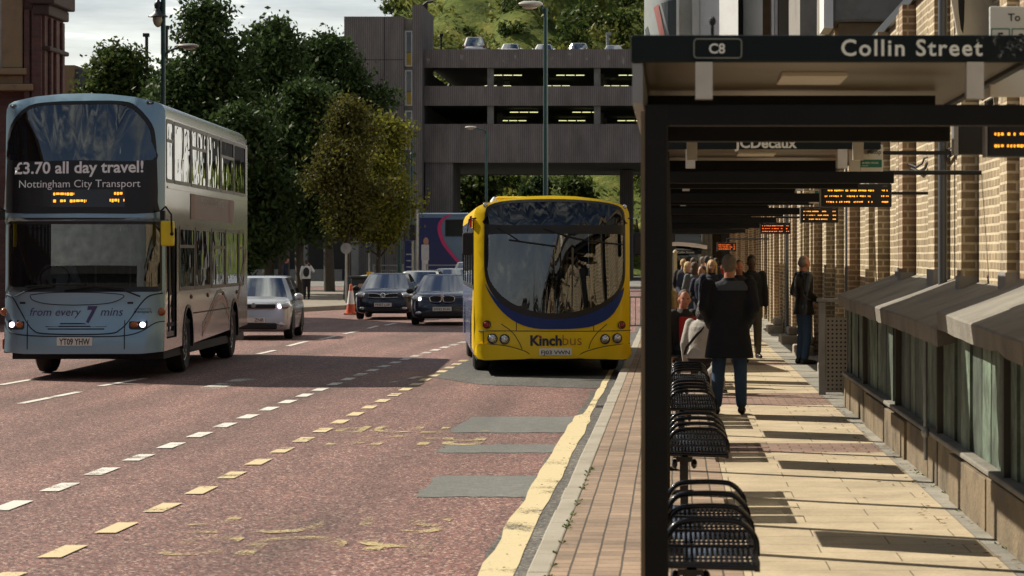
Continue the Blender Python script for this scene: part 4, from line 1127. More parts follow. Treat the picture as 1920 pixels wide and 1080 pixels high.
G().box(-DHW + .03, DHW - .03, .32, DL_ - .1, 2.50, 2.56).build("upper_deck_floor", INSIDE, dd)
G().box(-DHW + .03, DHW - .03, .28, DL_ - .1, .80, .86).build("lower_deck_floor", INSIDE, dd)
G().box(-DHW + .05, DHW - .05, .8, DL_ - .2, 4.12, 4.16).build("ceiling", M("cream_ceiling", (.35, .34, .30), .7), dd)
def seat_rows(parent, zf, ys, xs):
    for yy in ys:
        for xx in xs:
            s_ = G().box(xx - .21, xx + .21, yy, yy + .42, zf + .38, zf + .48).box(xx - .2, xx + .2, yy + .36, yy + .46, zf + .48, zf + 1.0)
            s_.build("passenger_seat", SEATM, parent, bevel=.05)
seat_rows(dd, 2.56, (1.0, 1.85, 2.7, 3.55, 4.4, 5.25, 6.1, 6.95, 7.8, 8.65), (-.95, -.5, .5, .95))
seat_rows(dd, .86, (3.2, 4.05, 4.9, 5.75, 6.6, 7.45, 8.9), (-.95, -.5, .5, .95))
G().tube([(-.06, 1.5, .9), (-.06, 1.5, 2.5)], .018, 8).tube([(.42, 1.9, .9), (.42, 1.9, 2.5)], .018, 8).tube([(-.06, 1.5, 1.85), (.42, 1.9, 1.85)], .016, 8).build("handrail", M("grey_handrail", (.3, .3, .3), .4), dd)
G().box(-1.17, 1.0, .22, .55, 1.2, 1.40).build("dashboard", BLACK, dd, bevel=.05)
st = G(); st.tube([(-.56 + .23 * math.cos(a), .72 + .10 * math.sin(a), 1.56 + .20 * math.sin(a)) for a in np.linspace(0, 2 * math.pi, 21)[:-1]], .016, 6, closed=True); st.tube([(-.56, .70, 1.55), (-.56, .52, 1.3)], .03, 6)
st.build("steering_wheel", BLACK, dd)
G().box(-1.15, -.15, 1.25, 1.3, .9, 2.0).build("cab_screen", INSIDE, dd)
for x, y in ((1.06, 2.75), (-1.06, 2.75), (1.06, 8.75), (-1.06, 8.75)): wheel(dd, x, y, .49, .3, 1 if x > 0 else -1)
for x in (.74, -.74): wheel(dd, x, 8.75, .49, .27, 1 if x > 0 else -1)
for sgn in (1, -1):
    for yy in (2.75, 8.75):
        g = G(); rr = [[(sgn * (DHW + .012), yy + .60 * math.cos(a), .52 + .60 * math.sin(a)) for a in np.linspace(-.2, math.pi + .2, 14)], [(sgn * (DHW + .012), yy + .55 * math.cos(a), .52 + .55 * math.sin(a)) for a in np.linspace(-.2, math.pi + .2, 14)], [(sgn * .8, yy + .55 * math.cos(a), .52 + .55 * math.sin(a)) for a in np.linspace(-.2, math.pi + .2, 14)]]
        g.rings(rr, cap=False, closed=False); g.build("wheel_arch", DARK, dd, smooth=40)
MYEL = M("mirror_yellow", (.80, .62, .01), .4, var=.04)
for sgn in (1, -1):
    mo_ = 0 if sgn > 0 else -.09
    mr_ = G().box(sgn * 1.22 + mo_, sgn * 1.425 + mo_, -.10, .02, 2.07, 2.46).build("mirror", MYEL, dd, bevel=.03)
    G().tube([(sgn * 1.20, .08, 2.62), (sgn * 1.30, -.10, 2.68), (sgn * 1.39 + mo_, -.13, 2.56), (sgn * 1.40 + mo_, -.13, 2.26)], .014, 6).ell((sgn * 1.40 + mo_, -.12, 2.26), (.03, .03, .03), 8, 6).box(sgn * 1.2, sgn * 1.27, -.02, .08, 2.47, 2.62).build("arm", BLACK, mr_)
ADM = M("faded_advert", (.15, .105, .12), .45, .1, var=.25, scale=.8)
adp = G().patch(rrect(3.0, 8.7, 2.53, 2.96, .01), (), lambda u, v, d: (DHW + .004, u, v)).build("side_advert", ADM, dd)
G().patch(rrect(3.0, 3.45, 2.53, 2.96, .01), (), lambda u, v, d: (DHW + .007, u, v)).patch(rrect(7.9, 8.3, 2.53, 2.96, .01), (), lambda u, v, d: (DHW + .007, u, v)).build("coloured_stripe", M("advert_mauve", (.17, .08, .07), .5), adp)
text("PERFORMING ARTS", 2.9, M("advert_pale_text", (.36, .34, .33), .5), adp, "advert_lettering", lambda u, v, d: (DHW + .008, 5.7 + u, 2.80 + v), bold=.01, height=.13)
for z_, m_ in ((1.10, M("swoosh_dark", (.08, .08, .10), .3)), (1.0, M("swoosh_orange", (.35, .13, .09), .3)), (.93, M("swoosh_pink", (.30, .17, .17), .3))):
    top = smooth_line([(4.4, z_ - .35), (5.3, z_ - .12), (6.4, z_ + .2), (7.4, z_ + .12), (8.4, z_ - .3), (9.0, z_ - .1), (9.8, z_ + .5), (10.6, z_ + 1.0)], 5)
    g = G()
    for i in range(len(top) - 1):
        (a, b), (c, d_) = top[i], top[i + 1]
        if all(math.hypot(q - 8.75, w - .52) > .66 for q, w in (top[i], top[i + 1])): g.add([(DHW + .005, a, b), (DHW + .005, c, d_), (DHW + .005, c, d_ - .06), (DHW + .005, a, b - .06)], [(0, 1, 2, 3)])
    g.build("side_swoosh", m_, dd)
for k in range(4): G().ell((DHW + .01, 3.1 + k * 2.0, 1.24), (.02, .04, .04), 8, 6).build("side_marker", AMBERLENS, dd)

# ---- yellow single decker
FY = 41.6
yb = thing("single_decker_bus", "yellow single decker bus with a deep curved windscreen stopped at the kerb", "bus", (WX(1037, FY), FY, 0), R(5.6))
SY = F_PX / FY
def Y(a, b):   # pixels of a 2.842x enlargement of the front
    px, py = 840 + a / 2.842, 340 + b / 2.842
    return ((px - 1037) / SY, CAM_Z - (py - CY) / SY)
def YL(*p): return [Y(a, b) for a, b in p]
YHW, YLEN = 1.25, 10.3
def yF(x, z):
    y = .16 * (x / YHW) ** 2 + max(0, abs(x) - 1.02) ** 2 * 2.6
    if z > 1.2: y += (z - 1.2) * .05
    if z > 2.6: y += (z - 2.6) ** 2 * 2.0
    if z < .75: y -= .04 * min(1, (.75 - z) / .2)
    return y
def yfn(off): return lambda u, v, d: (u, yF(u, v) - off + d, v)
yprof = roof_profile(YHW, 2.73, 2.885)
yout = [(-YHW, .34), (-1.1, .285), (1.1, .285), (YHW, .34), (YHW, .8), (YHW, 1.5), (YHW, 2.1)] + yprof + [(-YHW, 2.1), (-YHW, 1.5), (-YHW, .8)]
dark_out = smooth_loop(YL((196, 270), (200, 170), (225, 125), (330, 100), (560, 92), (760, 100), (890, 120), (940, 150), (951, 200), (953, 300), (952, 480), (938, 560), (900, 620), (840, 668), (760, 705), (670, 728), (570, 736), (470, 727), (370, 700), (290, 655), (238, 600), (205, 530), (195, 440)), 3)
blue_out = smooth_loop(YL((199, 545), (235, 600), (290, 655), (370, 700), (470, 726), (570, 734), (670, 727), (760, 704), (840, 667), (900, 619), (944, 565), (925, 640), (870, 722), (780, 770), (690, 785), (570, 788), (460, 783), (365, 752), (290, 695), (232, 618)), 3)
yb_gl1 = smooth_loop(YL((212, 228), (214, 180), (238, 140), (340, 116), (560, 108), (760, 115), (880, 132), (930, 160), (940, 200), (940, 230), (570, 232)), 3)
yb_gl2 = smooth_loop(YL((208, 300), (215, 284), (300, 280), (570, 279), (860, 280), (935, 284), (943, 310), (941, 470), (926, 545), (890, 602), (820, 650), (740, 680), (660, 698), (570, 704), (480, 696), (390, 672), (310, 628), (255, 575), (220, 515), (208, 440)), 3)
G().patch(yout, [dark_out], yfn(0), (.1, .25)).build("front_panel", BYELLOW, yb, smooth=50)
G().patch(dark_out, [yb_gl1, yb_gl2], yfn(.006), (.1, None), thick=.02).build("windscreen_surround", DARK, yb, smooth=50)
G().patch(blue_out, (), yfn(.009), (.1, None), thick=.012).build("blue_band", BBLUE, yb, smooth=50)
G().patch(yb_gl1, (), yfn(-.004), (.1, None)).build("destination_glass", glass("dest_glass", (.16, .17, .18), .03), yb, smooth=60)
G().patch(yb_gl2, (), yfn(-.006), (.1, None)).build("windscreen", glass("y_screen_glass", (.42, .44, .44), .11), yb, smooth=60)
G().box(-1.1, 1.1, .42, .47, 2.40, 2.78).build("destination_blind", M("blind_grey", (.22, .25, .32), .6), yb)
for p in (((165, 797), (365, 797), (780, 799), (985, 797)), ((285, 760), (340, 800), (375, 850), (395, 893)), ((850, 762), (800, 805), (765, 850), (750, 893)), ((190, 797), (190, 866)), ((365, 722), (365, 797)), ((778, 722), (778, 797))):
    surf_line(yF, YL(*p), .006, "panel_seam", SEAM, yb)
for side, pts in ((-1, ((158, 868), (230, 870), (310, 878), (380, 896), (425, 915), (440, 942), (300, 948), (160, 946))), (1, ((976, 870), (905, 874), (830, 884), (765, 900), (715, 918), (700, 942), (830, 948), (974, 946)))):
    G().patch(smooth_loop(YL(*pts), 3), (), yfn(.035), (.12, None), thick=.05).build("bumper_wing", BYELLOW, yb, smooth=50)
    p2 = pts[:6]; surf_line(yF, YL(*p2), .012, "bumper_gap", SEAM, yb, off=.01)
def round_lamp(a, b, rad, lens, parent):
    x, z = Y(a, b); y = yF(x, z)
    o = G().patch(circ(x, z, rad), [circ(x, z, rad * .78)], yfn(.014), None, thick=.03).build("headlamp" if lens is LENS else "indicator", DARK, parent, smooth=40)
    G().ell((x, y + .002, z), (rad * .78, .028, rad * .78), 16, 8).build("lens", lens, o, smooth=60)
    if lens is LENS: G().ell((x, y - .018, z), (rad * .3, .014, rad * .3), 10, 6).build("bulb", CHROME, o, smooth=60)
for a, b in ((238, 838), (302, 841), (839, 842), (905, 838)): round_lamp(a, b, .082, LENS, yb)
for a, b in ((209, 763), (931, 768)): round_lamp(a, b, .066, REDLENS, yb)
for a, b in ((201, 126), (950, 133)):
    x, z = Y(a, b); G().ell((x, yF(x, z) - .005, z), (.036, .03, .036), 12, 8).build("marker_lamp", LENS, yb, smooth=60)
pl = G().patch(rrect(Y(485, 0)[0], Y(659, 0)[0], Y(0, 927)[1], Y(0, 889)[1], .01), (), yfn(.014), (.1, None), thick=.02).build("number_plate", PLATE, yb)
text("FJ03 VWN", .455, INK, pl, "plate_lettering", tf(yF, Y(572, 0)[0], Y(0, 921)[1], .018), bold=.012, height=.082)
text("Kinch", .50, M("logo_dark", (.02, .018, .03), .5), yb, "operator_lettering", tf(yF, Y(522, 0)[0], Y(0, 873)[1], .006), bold=.035)
text("bus", .305, M("logo_red_brown", (.28, .10, .02), .5), yb, "operator_lettering", tf(yF, Y(661, 0)[0], Y(0, 873)[1], .006), bold=-.012)
x, z = Y(488, 826); G().patch(circ(x, z, .017), (), yfn(.009)).build("logo_dot", M("logo_red", (.55, .03, .01), .5), yb)
wi = G()
for p in (((262, 245), (330, 285), (380, 318)), ((325, 312), (440, 328), (575, 346)), ((510, 250), (600, 280), (700, 310)), ((620, 290), (760, 318), (940, 338))):
    wi.tube([(u, yF(u, v) - .04, v) for u, v in YL(*p)], .013, 5)
wi.build("wiper", BLACK, yb)
for sgn in (-1, 1):
    fx = lambda off: (lambda u, v, d: (sgn * (YHW + off) - sgn * d, u, v))
    out = side_outline(yF(YHW, 1.5), YLEN, .34, .36, 2.73 - .22, [(2.55, .56, .5), (8.2, .56, .5)])
    fe = [(yF(YHW, z), z) for z in (2.51, 2.1, 1.6, 1.2, .8, .6, .34)]
    wins = [(.5, 1.5), (1.62, 3.6), (3.72, 5.7), (5.82, 7.8), (7.92, 9.9)]
    G().patch(fe + out[2:], [rrect(a, b, 1.42, 2.32, .05) for a, b in wins], fx(0)).build("side_panel", BBLUES, yb)
    for a, b in wins:
        w_ = G().patch(rrect(a - .04, b + .04, 1.38, 2.36, .06), [rrect(a + .02, b - .02, 1.44, 2.30, .05)], fx(.006), thick=.03).build("window_frame", DARK, yb)
        G().patch(rrect(a + .02, b - .02, 1.44, 2.30, .05), (), fx(-.004)).build("pane", GLASSR, w_)
    G().patch([(yF(YHW, 2.45) + .004, 2.49), (1.75, 2.49), (1.75, 2.375), (yF(YHW, 2.4) + .004, 2.375)], (), fx(.004)).build("yellow_side_band", BYELLOW, yb)
    G().patch([(yF(YHW, 1.3) + .004, 1.36), (1.0, 1.36), (1.6, 1.0), (1.9, .9), (1.9, .4), (yF(YHW, .6) + .004, .4)], (), fx(.004)).build("yellow_side_wing", BYELLOW, yb)
    mr_ = G().box(sgn * 1.28, sgn * 1.44, -.06, .04, 1.93, 2.29).build("mirror", BLACK, yb, bevel=.03)
    G().tube([(sgn * 1.22, .18, 2.52), (sgn * 1.33, .04, 2.5), (sgn * 1.37, .0, 2.28)], .014, 6).build("arm", BLACK, mr_)
    for yy in (2.55, 8.2): wheel(yb, sgn * 1.08, yy, .47, .28, sgn)
sg_ = G().patch(rrect(.35, 1.25, 2.385, 2.56, .01), (), lambda u, v, d: (-YHW - .03 - d, u, v), thick=.02).build("red_side_sign", M("sign_red", (.55, .035, .012), .4), yb)
G().patch(rrect(.50, 1.1, 2.49, 2.52, .01), (), lambda u, v, d: (-YHW - .034, u, v)).patch(rrect(.5, 1.0, 2.42, 2.45, .01), (), lambda u, v, d: (-YHW - .034, u, v)).build("sign_lettering", WHITE, sg_)
g = G(); rr = []
for yy in (None, .3, .8, 4, 8, YLEN):
    rr.append([(x, yF(x, z) if yy is None else yy + (yF(x, z) if yy < 1 else 0), z) for x, z in yprof])
g.rings(rr, cap=False, closed=False); g.build("roof", BYELLOW, yb, smooth=60)
G().box(-.9, -.1, .9, 2.4, 2.78, 2.885).build("roof_pod", BYELLOW, yb, bevel=.06)
G().lathe([(.07, 0), (.06, .05), (.02, .1), (.005, .11)], (-.92, .55, 2.76), 10).build("aerial_dome", WHITE, yb, smooth=60)
G().box(-YHW + .02, YHW - .02, YLEN - .05, YLEN - .003, .4, 2.7).build("rear_panel", BBLUES, yb)
G().box(-YHW + .05, YHW - .05, .45, YLEN - .1, .24, .36).build("underbody", BLACK, yb)
G().box(-YHW + .03, YHW - .03, .35, YLEN - .1, .45, .5).build("floor", INSIDE, yb)
G().box(-YHW + .05, YHW - .05, .7, YLEN - .2, 2.60, 2.64).build("ceiling", INSIDE, yb)
seat_rows(yb, .5, (3.2, 4.1, 5.0, 5.9, 6.8, 7.7, 8.6), (-.95, -.5, .5, .95))
ra = G(); ra.tube([(.69, 1.1, .6), (.69, 1.1, 2.3)], .024, 8).tube([(.12, 1.1, 1.05), (.95, 1.1, 1.05)], .022, 8).tube([(.12, 1.1, .6), (.12, 1.1, 1.05)], .022, 8).tube([(.35, 2.2, .5), (.35, 2.2, 2.55)], .02, 8)
ra.build("handrail", YRAIL, yb, smooth=50)
G().box(-1.12, .0, .3, .62, .5, 1.22).box(-1.1, 1.05, .26, .5, .5, .98).build("dashboard", M("dash_grey", (.10, .10, .105), .6), yb, bevel=.06)
st = G(); st.tube([(-.62 + .22 * math.cos(a), .82 + .10 * math.sin(a), 1.38 + .18 * math.sin(a)) for a in np.linspace(0, 2 * math.pi, 21)[:-1]], .016, 6, closed=True); st.tube([(-.62, .8, 1.37), (-.62, .6, 1.15)], .03, 6)
st.build("steering_wheel", BLACK, yb)
G().box(-1.15, -.1, 1.7, 1.74, .5, 2.2).build("cab_screen", INSIDE, yb)

# ---- cars
CBODY = {}
def paint(name, col, metal=.3, rough=.25): return M(name, col, rough, metal, var=.06, scale=1, coat=.8)
def car(name, label, group, loc, rz, W, L, H, pm, plate=None, style='sedan', lit=False, grille='bar', rear=False):
    t = thing(name, label, "car", loc, rz, group)
    hw = W / 2
    suv = style == 'suv'; hatch = style in ('hatch', 'suv')
    bz = .56 * H if suv else .62 * H                       # belt line
    hood = (.66 if not suv else .58) * H - .02
    zb = .19 if not suv else .28
    yc, yt = .255 * L if not hatch else .235 * L, .42 * L if not hatch else .36 * L         # screen base, screen top
    yr, ye = (.72 * L, .88 * L) if not hatch else (.90 * L, .965 * L)
    secs = [(0, .80, zb + .10, hood - .20), (.05, .89, zb + .03, hood - .13), (.16, .955, zb, hood - .075), (.45, .985, zb, hood - .035), (.9, 1, zb, hood + .01), (yc, 1, zb, bz), (L * .5, 1, zb, bz + .01), (yr, 1, zb, bz + .02), (L - .5, .985, zb, bz + .0), (L - .12, .95, zb + .03, bz - .04), (L, .86, zb + .12, bz - .16)]
    rr = []
    for (y, k, z0, z1) in secs:
        w = hw * k; hgt = z1 - z0
        half = [(.0, z0), (w * .80, z0), (w * .95, z0 + .05), (w * .985, z0 + hgt * .28), (w, z0 + hgt * .55), (w * .985, z0 + hgt * .80), (w * .93, z0 + hgt * .93), (w * .80, z1), (w * .45, z1 + .018)]
        # bowed nose
        ring = []
        for x, z in half + [(0, z1 + .025)] + [(-x, z) for x, z in reversed(half[1:])]:
            ring.append((x, y + (.16 if y < .5 else 0) * (x / hw) ** 2 * (1 - y / .5) - (.03 if y < .1 and z < z0 + hgt * .45 else 0), z))
        rr.append(ring)
    G().rings(rr).build("body", pm, t, smooth=45)
    # cabin as stacked rings split into screen, pillars, side glass, roof
    def ring(s):
        s2 = s ** .9
        yf = yc + (yt - yc) * s; ye_ = ye + (yr - ye) * s2
        w = hw * (.93 - .25 * s ** 1.2); z = bz - .01 + (H - .05 - bz) * s
        bow = .10 * (1 - .3 * s)
        fr = [(x * w * .86, yf + bow * (x) ** 2, z) for x in np.linspace(-1, 1, 7)]
        sd = [(w, yf + .17 + (ye_ - yf - .34) * q, z) for q in (0, .47, .53, 1)]
        re = [(x * w * .84, ye_ - bow * .6 * x * x, z) for x in np.linspace(1, -1, 7)]
        sl = [(-w, y, z) for _, y, z in reversed(sd)]
        return fr + sd + re + sl
    K = 6; RR = [ring(k / K) for k in range(K + 1)]
    n = len(RR[0])
    parts = {"windscreen": range(0, 6), "side_glass": [7, 9, 18, 20], "rear_glass": range(11, 17), "pillar": [6, 8, 10, 17, 19, 21]}
    for nm, seg in parts.items():
        g = G(); v = [p for q in RR for p in q]; f = []
        for k in range(K):
            for j in seg: f.append((k * n + j, k * n + (j + 1) % n, (k + 1) * n + (j + 1) % n, (k + 1) * n + j))
        g.add(v, f)
        g.build(nm, pm if nm == "pillar" else (CARGL if nm != "side_glass" else GLASSD), t, smooth=60)
    top = RR[-1]; cx_ = (yt + yr) / 2
    g = G(); rs = [top]
    for s_, dz in ((.93, .028), (.75, .042), (.4, .05), (.02, .052)): rs.append([(x * s_, cx_ + (y - cx_) * s_, z + dz) for x, y, z in top])
    g.rings(rs, cap=False); g.build("roof", pm, t, smooth=60)
    G().box(-hw * .80, hw * .80, yc + .45, ye - .25, bz - .25, bz - .02).build("interior", INSIDE, t)
    for x in (-.36, .36):
        G().box(x - .22, x + .22, yt + .35, yt + .5, bz - .1, bz + .28).box(x - .12, x + .12, yt + .38, yt + .48, bz + .29, bz + .46).build("seat", INSIDE, t, bevel=.04)
    for sx in (-1, 1):
        mo = G().ell((sx * (hw + .07), yc + .30, bz + .06), (.11, .07, .085), 12, 8).build("mirror", pm if style == 'hatch' else BLACK, t, smooth=60)
        for yy in (.17 * L + .10, .80 * L): wheel(t, sx * (hw - .115), yy, .315 if not suv else .37, .21, sx)
        for yy in (.17 * L + .10, .80 * L):
            ar = G(); rw = .375 if not suv else .43
            ar.patch([(yy + rw * math.cos(a), .31 + rw * math.sin(a)) for a in np.linspace(-.2, math.pi + .2, 16)], (), lambda u, v, d: (sx * (hw + .004) - sx * d, u, v), thick=.05); ar.build("wheel_arch", BLACK, t)
    lz = hood - .17
    if not rear:
        for sx in (-1, 1):
            rot = Matrix.Rotation(R(-28 * sx), 3, 'Z')
            h = G().ell((sx * hw * .74, .145, lz), (.215, .10, .085), 14, 8, rot=rot).build("headlamp", LENS, t, smooth=60)
            G().ell((sx * hw * .70, .065, lz - .01), (.055, .03, .05), 10, 6).build("bulb", LIT if (lit and (lit == 2 or sx == lit)) else CHROME, h, smooth=60)
            G().ell((sx * hw * .72, .055, zb + .16), (.09, .03, .045), 10, 6).build("fog_lamp", LENS, t, smooth=60)
        if grille == 'bar':
            G().box(-.44, .44, -.012, .2, lz - .06, lz + .05).build("grille", BLACK, t, bevel=.03)
            ch = G(); ch.tube([(-.45, .0, lz + .055), (-.2, -.022, lz + .045), (0, -.03, lz - .0), (.2, -.022, lz + .045), (.45, .0, lz + .055)], .013, 6)
            ch.tube([(-.44, -.004, lz - .06), (0, -.03, lz - .075), (.44, -.004, lz - .06)], .008, 6); ch.build("chrome_bar", CHROME, t, smooth=60)
            bd_ = G(); bd_.tube([(.065 * math.cos(a), -.045, lz + .0 + .065 * math.sin(a)) for a in np.linspace(0, 2 * math.pi, 17)[:-1]], .010, 5, closed=True); bd_.tube([(-.05, -.045, lz + .02), (0, -.045, lz - .045), (.05, -.045, lz + .02)], .012, 5); bd_.build("badge", CHROME, t)
        elif grille == 'twin':
            for sx in (-1, 1):
                gp = smooth_loop([(sx * .03, lz + .055), (sx * .16, lz + .075), (sx * .30, lz + .06), (sx * .345, lz - .0), (sx * .30, lz - .085), (sx * .15, lz - .10), (sx * .05, lz - .085), (sx * .022, lz - .01)], 3)
                k_ = G().patch(gp, (), lambda u, v, d: (u, -.03 + .1 * u * u + d, v), thick=.06).build("grille", BLACK, t)
                G().tube([(u, -.034 + .1 * u * u, v) for u, v in gp], .011, 6, closed=True).build("chrome_rim", CHROME, k_)
            G().lathe([(.001, -.02), (.04, -.02), (.042, 0), (.001, .0)], (0, .05, hood - .075), 14, axis='y').build("badge", CHROME, t)
        else:
            G().box(-.50, .50, -.01, .2, lz - .055, lz + .04).build("grille", BLACK, t, bevel=.02)
            G().lathe([(.001, -.02), (.055, -.02), (.058, 0), (.001, .0)], (0, -.01, lz + .01), 14, axis='y').build("badge", CHROME, t)
        G().box(-hw * .62, hw * .62, -.03, .2, zb + .05, zb + .19).build("lower_intake", BLACK, t, bevel=.03)
        pz = zb + .27
    else:
        for sx in (-1, 1):
            G().ell((sx * hw * .88, L - .1, bz - .05), (.11, .08, .16 if suv else .11), 10, 8).build("tail_lamp", REDLENS, t, smooth=60)
        pz = bz - .28
    if plate:
        yy = -.045 if not rear else L + .01
        p_ = G().box(-.26, .26, yy, yy + .05, pz - .056, pz + .056).build("number_plate", PLATE, t)
        text(plate, .44, INK, p_, "plate_lettering", lambda u, v, d: (u, yy - .003, pz - .037 + v), bold=.012, height=.074)
    return t
CARGL = glass("windscreen_glass", (.45, .50, .48), .42)
PSIL = paint("silver_car_paint", (.58, .60, .63), .35)
PNAVY = paint("navy_car_paint", (.010, .013, .028), .2)
PNAVY2 = paint("dark_blue_car_paint", (.012, .016, .04), .2)
PCHAMP = paint("pale_grey_car_paint", (.35, .36, .35), .4)
PWHITE = paint("white_car_paint", (.72, .72, .72), .0)
PBLK = paint("black_car_paint", (.012, .012, .014), .1)
GC = "cars queuing towards the camera"
c1 = car("hatchback_car", "silver hatchback with one lit headlamp half hidden by the double decker", GC, (-9.63, 60.0, 0), R(3.2), 1.70, 3.97, 1.47, PSIL, None, 'hatch', lit=1, grille='plain')
p_ = G().box(-.26, .26, -.045, .005, .40, .512).build("number_plate", PLATE, c1)
text("ZNR", .21, INK, p_, "plate_lettering", lambda u, v, d: (.13 + u, -.048, .42 + v), bold=.012, height=.074)
car("saloon_car", "dark navy saloon with a winged chrome grille, leftmost of the two dark cars", GC, (WX(718, 79), 79.0, 0), R(1.5), 1.76, 4.6, 1.42, PNAVY, "FN57 LVP", 'sedan', grille='bar')
car("saloon_car", "dark blue saloon with twin oval grilles and a glowing headlamp beside the yellow bus", GC, (WX(829, 72.5), 72.5, 0), R(2.5), 1.80, 4.6, 1.42, PNAVY2, "HY62 KUH", 'sedan', lit=-1, grille='twin')
car("estate_car", "pale grey car between and behind the two dark saloons", GC, (WX(783, 90), 90, 0), R(2), 1.78, 4.5, 1.44, PCHAMP, None, 'hatch')
car("saloon_car", "silver car furthest back with only its roof above the twin grille saloon", GC, (WX(843, 104), 104, 0), R(3), 1.75, 4.4, 1.46, PSIL, None, 'sedan')
car("estate_car", "white car behind the shoulder of the yellow bus", GC, (WX(882, 118), 118, 0), R(4), 1.8, 4.4, 1.7, PWHITE, None, 'hatch')
DK = 18.55
roof = "cars parked on the car park roof"
car("off_road_car", "white and red lamped off road car seen from behind, tallest on the roof deck", roof, (WX(889, 221), CPY + 5.3, DK + .05), R(180), 1.95, 4.7, 1.95, PWHITE, None, 'suv', rear=True)
car("hatchback_car", "white hatchback second from the left on the roof deck", roof, (WX(957, 222), CPY + .6, DK), 0, 1.75, 4.0, 1.52, PWHITE, None, 'hatch')
car("hatchback_car", "white car whose roof shows behind the tall lamp post on the roof deck", roof, (WX(1020, 222), CPY + .6, DK), 0, 1.72, 4.0, 1.46, PWHITE, None, 'hatch')
car("hatchback_car", "silver car with dark rear window and red lamp on the roof deck", roof, (WX(1085, 221), CPY + 4.9, DK), R(180), 1.78, 4.2, 1.50, PSIL, None, 'hatch', rear=True)
base = car("saloon_car", "pale grey saloon rightmost on the roof deck near the bus shelter", roof, (WX(1150, 222), CPY + .6, DK), 0, 1.76, 4.5, 1.42, PCHAMP, None, 'sedan')
ins = "cars inside the open car park floors"
for px, zz, lb_ in ((826, 14.95, "dark car on the upper open floor beside the stair tower"), (895, 10.25 + 1.75, "leftmost dark car on the lower open floor"), (960, 12.0, "dark car left of the lamp post on the lower open floor"), (1085, 12.0, "dark car right of the lamp post on the lower open floor"), (1180, 12.0, "pale car at the right end of the lower open floor")):
    dup(base, (WX(px, 222), CPY + .9, zz), 0, lb_, ins)
for zz in (11.8,): G().box(x0c + .05, x1c - .05, .36, 33.6, zz - .1, zz + .1).build("floor_slab", SLAB, cp)

# ---- blue double decker crossing behind
b2 = thing("double_decker_bus", "blue and grey double decker with a pink swoosh crossing beyond the railings", "bus", (WX(786, 146), 146, 0), R(-90), None)
# local: y runs along the bus (to the right in the picture), x = -depth
BG = M("grey_blue_bus_paint", (.10, .155, .22), .3, .2, var=.08, coat=.5); BN = M("navy_bus_paint", (.014, .022, .10), .35, var=.15, coat=.4); PK = M("pink_swoosh", (.45, .03, .13), .35)
# built directly in rotated frame: side faces -x_local => toward camera after rotation of -90 about z
b2.rotation_euler = (0, 0, 0)
H2 = 4.38
G().rings([[(x, y, z) for y, z in ((0, .35), (0, H2 - .25), (.12, H2 - .06), (.5, H2), (2.0, H2), (2.4, H2 - .06), (2.5, H2 - .25), (2.5, .35))] for x in (.0, .25, 10.2, 10.5)]).build("body", BG, b2, smooth=40)
sf = lambda off: (lambda u, v, d: (u, -off + d, v))
G().patch([(0.02, .4), (0.02, 4.1), (1.3, 4.1), (1.05, 3.7), (1.15, 3.0), (1.7, 2.2), (2.5, 1.2), (3.1, .4)], (), sf(.006)).build("navy_rear_panel", BN, b2)
g = G(); ln = smooth_line([(1.75, 4.28), (1.3, 4.0), (1.12, 3.5), (1.35, 2.7), (1.9, 1.95), (2.55, 1.2), (3.2, .45)], 5)
for i in range(len(ln) - 1):
    (a, b), (c, d_) = ln[i], ln[i + 1]; g.add([(a - .1, -.012, b), (c - .1, -.012, d_), (c + .12, -.012, d_), (a + .12, -.012, b)], [(0, 1, 2, 3)])
g.build("pink_stripe", PK, b2)
for a, b, c, d_ in ((1.45, 2.75, 3.05, 4.0), (2.9, 4.2, 3.05, 4.0), (4.35, 5.7, 3.05, 4.0), (5.85, 7.2, 3.05, 4.0), (2.4, 2.85, 1.1, 2.3), (3.0, 4.2, 1.35, 2.3), (4.35, 5.7, 1.35, 2.3), (5.85, 7.2, 1.35, 2.3)):
    w_ = G().patch(rrect(a, b, c, d_, .06), [rrect(a + .05, b - .05, c + .05, d_ - .05, .04)], sf(.01), thick=.01).build("window_frame", DARK, b2)
    G().patch(rrect(a + .05, b - .05, c + .05, d_ - .05, .04), (), sf(.004)).build("pane", M("far_bus_glass", (.02, .025, .025), .1), w_)
adv = G().patch(rrect(.12, .55, 1.7, 2.6, .05), (), sf(.014)).build("advert_panel", M("advert_shirt", (.42, .45, .47), .6, var=.2), b2)
G().patch(circ(.38, 2.78, .15, rz=.22), (), sf(.015)).build("advert_face", M("advert_skin", (.35, .2, .14), .6), adv)
G().patch(rrect(.15, .5, .9, 1.72, .04), (), sf(.016)).build("advert_paper", M("advert_pale", (.5, .52, .52), .6, var=.3, scale=3), adv)
for xx in (1.9, 8.0):
    G().lathe([(.2, -.02), (.46, -.02), (.48, .1), (.48, .25), (.2, .25)], (xx, 0, .48), 20, axis='y').build("wheel", TYRE, b2, smooth=40)
text("travelling daily", 1.5, WTXT, b2, "side_lettering", lambda u, v, d: (2.3 + u, -.014, 2.62 + v)) if False else None
